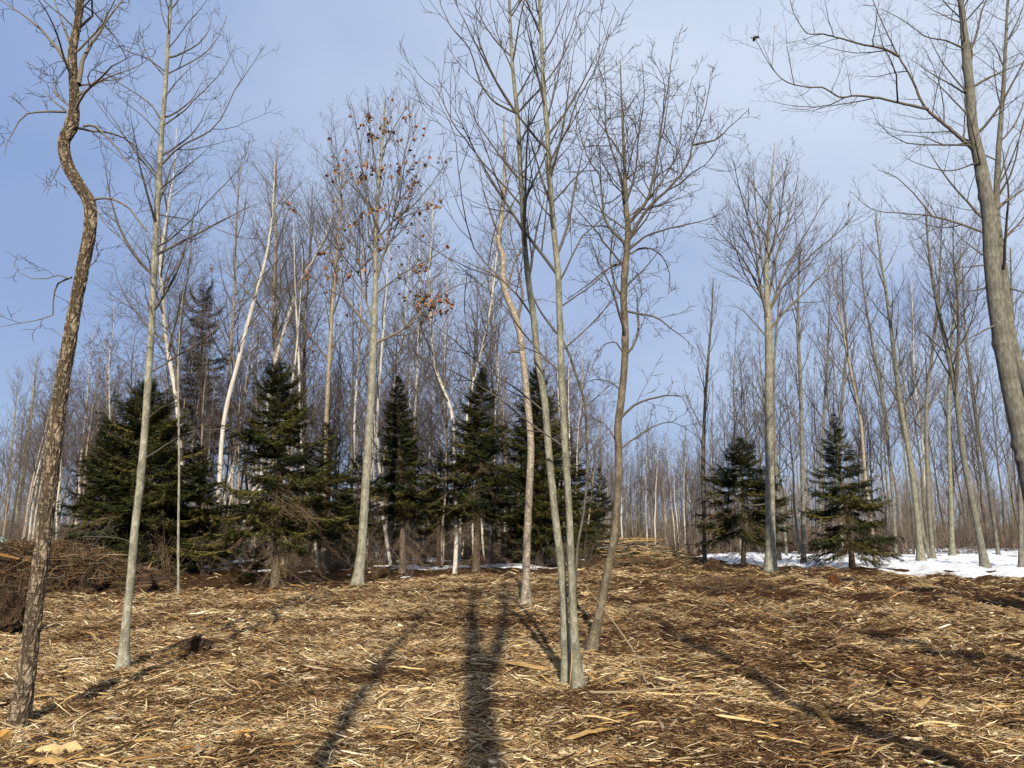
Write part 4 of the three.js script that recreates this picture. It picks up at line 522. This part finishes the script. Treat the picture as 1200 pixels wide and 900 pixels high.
// ---------------------------------------------------------------- undergrowth: leafless shrubs
const shrubs = [0, 1, 2].map(k => { const rnd = rng(970 + k), g = new THREE.Group(), wood = new GB(); const S = { ...SP.gnarl, dens: [3, 4, 4], rmin: .0038, lv: 2, up: [.1, .05, 0] }; for (let i = 0; i < 9; i++) { const a = rnd() * 6.28, b = shoot(V((rnd() - .5) * .25, -.05, (rnd() - .5) * .25), V(Math.cos(a) * .5, 1, Math.sin(a) * .5).normalize(), 1 + rnd() * .9, .011, 7, .04, .16, rnd, .004); wood.tube(b.p, b.r, 4); divide(b, 0, S, rnd, wood, .2); } part('branches', wood.geo(), [M.deadTwig, M.twigRed, M.twigMid][k], g, 'stuff'); return g; });
{
  const rnd = rng(980), sets = [[20, 690, 27, 40, 70, .7, 1.3], [690, 860, 56, 75, 26, .9, 1.6], [860, 1220, 50, 68, 60, .9, 1.9], [-100, 100, 22, 40, 22, .8, 1.4]];
  for (const [a, b, d0, d1, n, s0, s1] of sets) for (let i = 0; i < n; i++) { const px = lerp(a, b, (i + rnd()) / n), d = lerp(Math.max(d0, table(edgePx, px) + 1), d1, rnd()), p = at(px, HOR, d), t = shrubs[Math.floor(rnd() * 3)].clone(true), s = lerp(s0, s1, rnd()); t.position.set(p.x, height(p.x, p.z), p.z); t.rotation.y = rnd() * 6.28; t.scale.set(s, s * (.7 + .5 * rnd()), s); put(t, 'bare_shrub', 'leafless brown shrub in the undergrowth beneath the trees', 'shrub', 'leafless shrubs under the trees'); }
}
{ // dim undergrowth far back, one mass
  const rnd = rng(985), geo = shrubs[0].children[0].geometry, N = 1500, im = new THREE.InstancedMesh(geo, matte({ roughness: .9 }), N), m = new THREE.Matrix4(), q = new THREE.Quaternion();
  for (let i = 0; i < N; i++) { const px = lerp(-300, 1500, rnd()), d = 50 + 70 * rnd(), p = at(px, HOR, Math.max(d, table(edgePx, px) + 4)), s = 1.2 + 1.5 * rnd(); m.compose(V(p.x, height(p.x, p.z) - .1, p.z), q.setFromEuler(new THREE.Euler(0, rnd() * 6.28, 0)), V(s, s * (.7 + .6 * rnd()), s)); im.setMatrixAt(i, m); const v = .8 + .5 * rnd(); im.setColorAt(i, new THREE.Color().setRGB(.17 * v, .13 * v, .10 * v)); }
  put(im, 'far_undergrowth', 'brown grey tangle of leafless undergrowth far back between the trunks', null, null, 'stuff');
}
{ // low shaded spruces of the second row
  const rnd = rng(987); for (let i = 0; i < 12; i++) { const px = lerp(95, 690, (i + .5 * rnd()) / 12), d = lerp(35, 46, rnd()), p = at(px, HOR, d); p.y = height(p.x, p.z); spruce({ seed: 500 + i, at: p, px, tx: px + (rnd() - .5) * 8, top: 560 + 45 * rnd(), half: 26 + 16 * rnd(), live: .15, gap: .34, dead: 14, olive: .5, miss: .25, label: 'low shaded spruce in the second row behind the front spruces', group: 'low spruces of the second row' }); }
}
// ---------------------------------------------------------------- heaps of brush
function stickGeo(seed, L, r, wob = .06) { const rnd = rng(seed), b = shoot(V(-L / 2, 0, 0), V(1, 0, 0), L, r, 6, 0, wob, rnd, r * .35), g = new GB(); for (let i = 0; i < b.r.length; i++) b.r[i] = Math.max(b.r[i], r * (1 - .55 * i / 6)); g.tube(b.p, b.r, 6); if (L > .8) for (let k = 0; k < 3; k++) { const s = sample(b, .3 + .6 * rnd()), c = shoot(s.p, V(.7, rnd() - .5, rnd() - .5).normalize(), L * .25 * rnd() + .05, r * .5, 3, 0, .15, rnd, r * .2); g.tube(c.p, c.r, 4); } return g.geo(); }
const sticks = [1, 2, 3, 4, 5, 6].map(k => stickGeo(600 + k, 2, .022, .05 + .02 * k)), logs = [1, 2, 3].map(k => stickGeo(620 + k, 2.4, .055, .03));
const stickMats = [M.limbPale, M.limbMid, M.wood[5], M.wood[3], M.deadTwig, M.wood[2]];
function heap(o) {
  const rnd = rng(o.seed), g = new THREE.Group(); g.position.copy(o.at);
  if (o.soil) { const s = new THREE.SphereGeometry(1, 160, 60, 0, 6.2832, 0, Math.PI / 2), p = s.attributes.position; for (let i = 0; i < p.count; i++) { const x = p.getX(i), y = p.getY(i), z = p.getZ(i), n = .62 + .55 * fbm(x * 2.4 + o.seed, z * 2.4 + y * 2, 3, 7) + .4 * (fbm(x * 11 + o.seed, z * 11 + y * 9, 4, 9) - .35); p.setXYZ(i, x * o.size[0] * n, y * o.size[1] * n - .1, z * o.size[2] * n); } s.computeVertexNormals(); part('earth', s, o.soil, g); }
  for (let i = 0; i < o.n; i++) { const big = rnd() < (o.logs ?? .15), m = part(big ? 'log' : 'stick', big ? logs[i % 3] : sticks[i % 6], (o.mats || stickMats)[Math.floor(rnd() * (o.mats || stickMats).length)], g), a = rnd() * 6.28, q = Math.sqrt(rnd()), x = Math.cos(a) * q * o.size[0], z = Math.sin(a) * q * o.size[2], top = o.size[1] * Math.sqrt(Math.max(0, 1 - q * q));
    m.position.set(x, o.soil ? top * (.85 + .2 * rnd()) : .03 + top * rnd(), z); m.rotation.set(rnd() * 6, (rnd() - .5) * (o.spread ?? 2.6), (rnd() - .5) * (o.tilt ?? .5), 'YXZ'); const s = o.s * (.5 + .7 * rnd()); m.scale.set(s, s * (o.thick ?? 1), s * (o.thick ?? 1)); }
  if (o.litter) litter(g, o.litter, rnd, () => { const a = rnd() * 6.28, q = Math.sqrt(rnd()), top = o.size[1] * Math.sqrt(Math.max(0, 1 - q * q)); return V(Math.cos(a) * q * o.size[0] * 1.05, o.soil ? top * (.8 + .3 * rnd()) : top * rnd(), Math.sin(a) * q * o.size[2] * 1.05); }, o.ls ?? .3);
  return put(g, o.name, o.label, o.category, o.group);
}
const litterGeo = shredGeo(9, 1, .035, .03, .2), litterMat = matte({ roughness: .9 }), litterTones = [[.060, .034, .018], [.10, .058, .028], [.03, .018, .011], [.17, .105, .05], [.12, .09, .058]];
function litter(g, n, rnd, where, size) { // torn fibres and rootlets over a heap
  const im = new THREE.InstancedMesh(litterGeo, litterMat, n), m = new THREE.Matrix4(), q = new THREE.Quaternion(), e = new THREE.Euler(); im.name = 'litter'; im.userData.kind = 'stuff';
  for (let i = 0; i < n; i++) { const L = size * (.3 + rnd()); m.compose(where(), q.setFromEuler(e.set(rnd() * 6.28, rnd() * 6.28, (rnd() - .5) * 1.8)), V(L, L, L)); im.setMatrixAt(i, m); im.setColorAt(i, new THREE.Color().setRGB(...litterTones[Math.floor(rnd() * 5)])); } g.add(im);
}
const earth = matte({ map: soilTex, color: new THREE.Color().setRGB(.55, .5, .48), roughness: .95 }), redEarth = matte({ map: soilTex, color: new THREE.Color().setRGB(1.7, .8, .5), roughness: .95 });
heap({ name: 'brush_mound', label: 'dark bulldozed mound of earth and brush behind the crooked tree', category: 'brush pile', seed: 1, at: G(20, 692), size: [3.4, 1.25, 1.2], n: 120, s: .8, soil: earth, tilt: .9, logs: .08, litter: 4200, ls: .42 });
heap({ name: 'brush_mound', label: 'low mound of torn brush under the edge of the broadest spruce', category: 'brush pile', seed: 2, at: G(120, 684), size: [2.2, .5, .8], n: 70, s: .7, soil: earth, tilt: .9, logs: .05, litter: 1800, ls: .36 });
heap({ name: 'brush_pile', label: 'pile of cut poles and slash stacked where the clearing narrows', category: 'brush pile', seed: 3, at: (() => { const p = at(742, HOR, 47); p.y = height(p.x, p.z); return p; })(), size: [2.5, 1.15, 1.0], n: 110, s: 1.2, tilt: .45, spread: 1.6, logs: .4, thick: 1.0, litter: 120, ls: .9, mats: [M.limbPale, M.wood[5], M.wood[1], M.wood[0], M.wood[5], M.limbMid] });
heap({ name: 'brush_pile', label: 'low tangle of roots and sticks on the mulch below the leaning tree', category: 'brush pile', seed: 4, at: G(752, 664), size: [2.2, .28, .6], n: 40, s: .6, soil: earth, tilt: .6, litter: 700, ls: .4 });
heap({ name: 'brush_pile', label: 'churned clump of dark soil and sticks in the open mulch beside the ruts', category: 'brush pile', seed: 5, at: G(850, 692), size: [1.5, .3, .6], n: 60, s: .4, soil: earth, tilt: .8, litter: 900, ls: .3 });
function clump(px, py, w, h, seed, mat, label, d = .6) { // an uprooted clod with root strands
  const rnd = rng(seed), c = G(px, py), k = -c.z / F, g = new THREE.Group(), s = (() => { const q = new THREE.IcosahedronGeometry(1, 12); q.deleteAttribute('uv'); q.deleteAttribute('normal'); return mergeVertices(q); })(), p = s.attributes.position; g.position.copy(c);
  for (let i = 0; i < p.count; i++) { const x = p.getX(i), y = p.getY(i), z = p.getZ(i), n = .45 + .7 * fbm(x * 1.9 + seed * 3, y * 1.9 + z * 1.7, 3, seed) + .75 * Math.abs(fbm(x * 5 + seed, y * 5 + z * 4, 4, 3) - .5) + .3 * (vn(x * 17 + seed, y * 17 + z * 13, 0, 0, 6) - .5); p.setXYZ(i, x * w * k / 2 * n, Math.max(-.1, h * k * (.3 + .62 * y * n)), z * w * k * d / 2 * n); }
  s.setAttribute('uv', new THREE.Float32BufferAttribute(Array.from({ length: p.count * 2 }, (_, i) => i % 2 ? p.getY(i >> 1) * 2.5 + p.getZ(i >> 1) * 2 : p.getX(i >> 1) * 2.5), 2)); s.computeVertexNormals(); part('clod', s, mat, g);
  for (let i = 0; i < 26; i++) { const a = rnd() * 6.28, e = rnd() * 1.5, dir = V(Math.cos(a) * Math.cos(e), Math.sin(e), Math.sin(a) * Math.cos(e)), q = shoot(V(dir.x * w * k * .35, h * k * (.3 + .45 * dir.y), dir.z * w * k * .3 * d), dir, h * k * (.3 + .5 * rnd()), .008, 5, -.1, .3, rnd, .003), b = new GB(); b.tube(q.p, q.r, 4); part('root', b.geo(), i % 3 ? mat : M.deadTwig, g); }
  litter(g, 520, rnd, () => { const a = rnd() * 6.28, e = rnd() * 1.5; return V(Math.cos(a) * Math.cos(e) * w * k * .42, h * k * (.15 + .6 * Math.sin(e)), Math.sin(a) * Math.cos(e) * w * k * .42 * d); }, Math.max(.07, h * k * .5));
  return put(g, 'root_clump', label, 'root clump');
}
clump(6, 742, 62, 48, 1, earth, 'black uprooted root clump beside the crooked tree trunk', .8);
clump(228, 765, 34, 17, 2, earth, 'small black root clod on the mulch beside the slim smooth maple');
clump(836, 668, 20, 17, 3, earth, 'round dark root ball by the dark trunk at the snow edge');
clump(979, 687, 15, 16, 4, redEarth, 'rust red clod standing on the mulch before the tiered spruce');
clump(60, 873, 54, 11, 5, earth, 'dark hollowed clod beside the pale split log at the foot of the crooked tree', .7);
{ // a pale teal tub left behind the mound
  const c = G(7, 662), p = at(7, 634, -c.z - 1.2), g = new THREE.Group(); g.position.set(p.x, height(p.x, p.z), p.z);
  const H = p.y - g.position.y + .12, prof = [[0, 0], [.16, 0], [.2, .34], [.22, .34], [.22, .37], [.18, .37], [.15, .05]].map(a => new THREE.Vector2(a[0], a[1]));
  const m = part('tub', new THREE.LatheGeometry(prof, 20), plain(.30, .48, .46, .5), g); m.position.y = H - .3; m.rotation.z = 1.0; const st = new THREE.SphereGeometry(.5, 20, 12), sp = st.attributes.position; for (let i = 0; i < sp.count; i++) sp.setXYZ(i, sp.getX(i) * (1 + .3 * vn(i, 1)), sp.getY(i) * H * .98, sp.getZ(i)); st.computeVertexNormals(); part('earth', st, earth, g).position.y = H * .4 - .3;
  put(g, 'plastic_tub', 'small pale teal tub lying on top of the dark brush mound', 'tub');
}
// ---------------------------------------------------------------- sticks and slabs one can pick out on the mulch
function laid(o) { // a stick or slab lying along ground pixels, lifted where the photograph shows it leaning
  const rnd = rng(o.seed), P = o.p.map(a => { const q = a.length > 2 && a[2] ? at(a[0], a[1], -G(...a[2]).z) : G(a[0], a[1]); return q; }), r0 = rad(o.w, P[0]), base = P[0].clone(), pts = P.map((q, i) => q.clone().sub(base).add(V(0, (o.p[i].length > 2 ? 0 : .03 + r0 * .5), 0)));
  if (o.flat) { const a = pts[0], b = pts[pts.length - 1], L = a.distanceTo(b), m = new THREE.Mesh(shredGeo(o.seed + 300, L, Math.min(.5, r0 * 2.4 / L), Math.min(.3, r0 * 2.1 * o.flat / L), .03, .35), o.mat); m.position.copy(base).add(a.clone().add(b).multiplyScalar(.5)); m.rotation.set((rnd() - .5) * .5, Math.atan2(-(b.z - a.z), b.x - a.x), (rnd() - .5) * .12, 'YXZ'); return put(m, o.name, o.label, o.category, o.group, 'thing'); }
  const s = spline(pts, pts.map((_, i) => r0 * lerp(1, o.tip ?? .6, i / (pts.length - 1))), .07), g = new GB(), ph = rnd() * 9; g.tube(s.p, s.r, 8, { uv: true, lump: (u, t, a) => (1 + .35 * (vn(t * 9 + ph, u * 4, 0, 4, 3) - .5) + .2 * (vn(t * 30, u * 8, 0, 8, 4) - .5)) * (o.flat ? lerp(1, o.flat, Math.pow(Math.sin(u * 6.283 + (o.turn || 0)), 2)) : 1) * (a === 0 || a === s.p.length - 1 ? .25 : 1) });
  const m = new THREE.Mesh(g.geo(true), o.mat); m.position.copy(base); return put(m, o.name || 'fallen_stick', o.label, o.category || 'stick', o.group);
}
laid({ seed: 1, w: 3, tip: .55, mat: M.wood[5], p: [[757, 803], [752, 785, [757, 798]], [742, 762, [750, 792]], [722, 733, [740, 785]], [700, 704, [725, 780]], [679, 678, [710, 775]]], label: 'bent bare stick propped up from the mulch beside the leaning tree' });
laid({ seed: 2, w: 5, mat: M.wood[5], p: [[686, 816], [730, 816], [780, 812], [822, 806]], label: 'long greyish stick lying from the foot of the twin stems' });
laid({ seed: 3, w: 4.4, mat: M.wood[1], p: [[735, 814], [790, 818], [842, 817]], label: 'pale peeled stick lying beside the long greyish one' });
laid({ name: 'split_log', category: 'log', seed: 4, w: 14, tip: .8, flat: .7, mat: M.wood[1], p: [[40, 886], [70, 883], [97, 884]], label: 'thick pale split log piece near the foot of the crooked tree' });
laid({ name: 'split_log', category: 'log', seed: 5, w: 15, mat: M.wood[4], flat: .8, p: [[-12, 878], [0, 872], [8, 868]], label: 'orange cut log end beside the dark hollowed clod' });
laid({ name: 'split_log', category: 'log', seed: 6, w: 15, mat: M.wood[0], flat: .6, p: [[30, 902], [55, 899], [75, 899]], label: 'tan split log below the thick pale log piece' });
laid({ seed: 7, w: 8, tip: .5, mat: M.wood[2], p: [[136, 899], [175, 894], [215, 884], [240, 878]], label: 'long brown stick lying in front of the slim smooth maple' });
laid({ name: 'wood_slab', category: 'wood slab', seed: 8, w: 8, flat: .45, mat: M.wood[0], p: [[152, 873], [170, 870], [186, 874]], label: 'tan curved slab of bark wood on the mulch' });
laid({ name: 'wood_slab', category: 'wood slab', seed: 9, w: 7, flat: .5, mat: M.wood[4], p: [[272, 864], [285, 862], [299, 863]], label: 'small yellow orange slab on the mulch' });
laid({ name: 'wood_slab', category: 'wood slab', seed: 10, w: 6, flat: .5, mat: M.wood[1], p: [[449, 812], [480, 810], [511, 811]], label: 'long pale board like slab crossing the sunny mulch' });
laid({ name: 'wood_slab', category: 'wood slab', seed: 11, w: 8, flat: .5, mat: M.wood[0], p: [[592, 780], [620, 785], [648, 789]], label: 'tan slab lying by the shadow of the twin stems' });
laid({ name: 'wood_slab', category: 'wood slab', seed: 12, w: 9, flat: .6, mat: M.wood[1], p: [[681, 702], [688, 697], [694, 692]], label: 'pale wedge shaped block behind the twin stems' });
laid({ name: 'wood_slab', category: 'wood slab', seed: 13, w: 7, flat: .5, mat: M.wood[0], p: [[662, 875], [690, 862], [718, 858]], label: 'tan torn slab lying askew in front of the twin stems' });
laid({ seed: 14, w: 5, mat: M.wood[1], p: [[838, 840], [880, 850], [917, 856]], label: 'pale stick on the bare dark earth' });
laid({ seed: 15, w: 5.4, mat: M.wood[0], p: [[934, 774], [955, 779], [968, 782]], label: 'short pale stick across the rutted ground' });
laid({ name: 'wood_slab', category: 'wood slab', seed: 16, w: 8, flat: .6, mat: M.wood[0], p: [[1046, 838], [1070, 836], [1096, 832]], label: 'pale pointed slab over a dark hollow in the churned mulch' });
laid({ seed: 17, w: 5, mat: M.wood[1], p: [[1066, 850], [1095, 852], [1132, 858]], label: 'pale stick lying below the pointed slab' });
laid({ name: 'wood_slab', category: 'wood slab', seed: 18, w: 9, flat: .6, mat: M.wood[4], p: [[953, 836], [966, 848], [980, 860]], label: 'yellow streaked slab lying askew on the churned mulch' });
laid({ seed: 19, w: 6, mat: M.wood[0], p: [[1155, 834], [1180, 833], [1212, 835]], label: 'tan stick running beside an upturned brown root' });
laid({ seed: 20, w: 3, mat: M.wood[3], p: [[958, 830], [1000, 840], [1035, 850]], label: 'thin dark twig on the churned mulch' });
laid({ seed: 21, w: 4, mat: M.wood[3], p: [[157, 821], [175, 812], [194, 801]], label: 'dark brown stick near the foot of the slim smooth maple' });
laid({ seed: 22, w: 4.4, mat: M.wood[1], p: [[140, 793], [145, 799], [149, 804]], label: 'short bleached stick at the foot of the slim smooth maple' });
laid({ seed: 23, w: 4, mat: M.wood[1], p: [[1160, 762], [1180, 760], [1196, 757]], label: 'pale yellow chip cluster stick on the far rutted mulch' });
laid({ seed: 24, w: 4, mat: M.wood[1], p: [[848, 714], [870, 716], [892, 716]], label: 'pale peeled stick beyond the ruts' });
laid({ seed: 25, w: 3, mat: M.wood[0], p: [[160, 684], [171, 670, [160, 684]], [178, 659, [160, 684]]], label: 'pale broken pole leaning up in front of the broadest spruce' });
// the largest loose splinters, one by one
{
  const rnd = rng(1234), shapes = [21, 22, 23, 24, 25, 26].map((s, i) => shredGeo(s, 1, [.06, .10, .045, .15, .08, .055][i], [.035, .05, .03, .06, .04, .03][i], [.05, .03, .14, .02, .10, .18][i]));
  const tones = [['pale torn wood splinter lying loose on the mulch', 'pale loose splinters', 1], ['tan wood splinter lying loose on the mulch', 'tan loose splinters', 0], ['brown wood splinter lying loose on the mulch', 'brown loose splinters', 2], ['greyish weathered wood splinter lying loose on the mulch', 'greyish loose splinters', 5], ['dark bark strip lying loose on the mulch', 'dark bark strips', 6]];
  for (let i = 0; i < 280; i++) {
    const py = lerp(905, 712, Math.pow(rnd(), 1.25)), px = lerp(-20, 1220, rnd()), p = G(px, py), k = Math.floor(rnd() * 5), m = new THREE.Mesh(shapes[i % 6], M.wood[tones[k][2]]), L = (.16 + .30 * rnd() * rnd()) * Math.sqrt(-p.z / 7), s = L * (.5 + .4 * rnd());
    m.position.set(p.x, p.y + .03 + .02 * rnd(), p.z); m.rotation.set((rnd() - .5) * .8, rnd() < .6 ? (rnd() - .5) * 1.4 : rnd() * 6.28, (rnd() - .5) * .5, 'YXZ'); m.scale.set(L, s, s); put(m, 'wood_splinter', tones[k][0], 'splinter', tones[k][1]);
  }
}

scene.traverse(o => { if (o.isMesh) { o.castShadow = true; o.receiveShadow = true; } });
renderer.render(scene, camera);
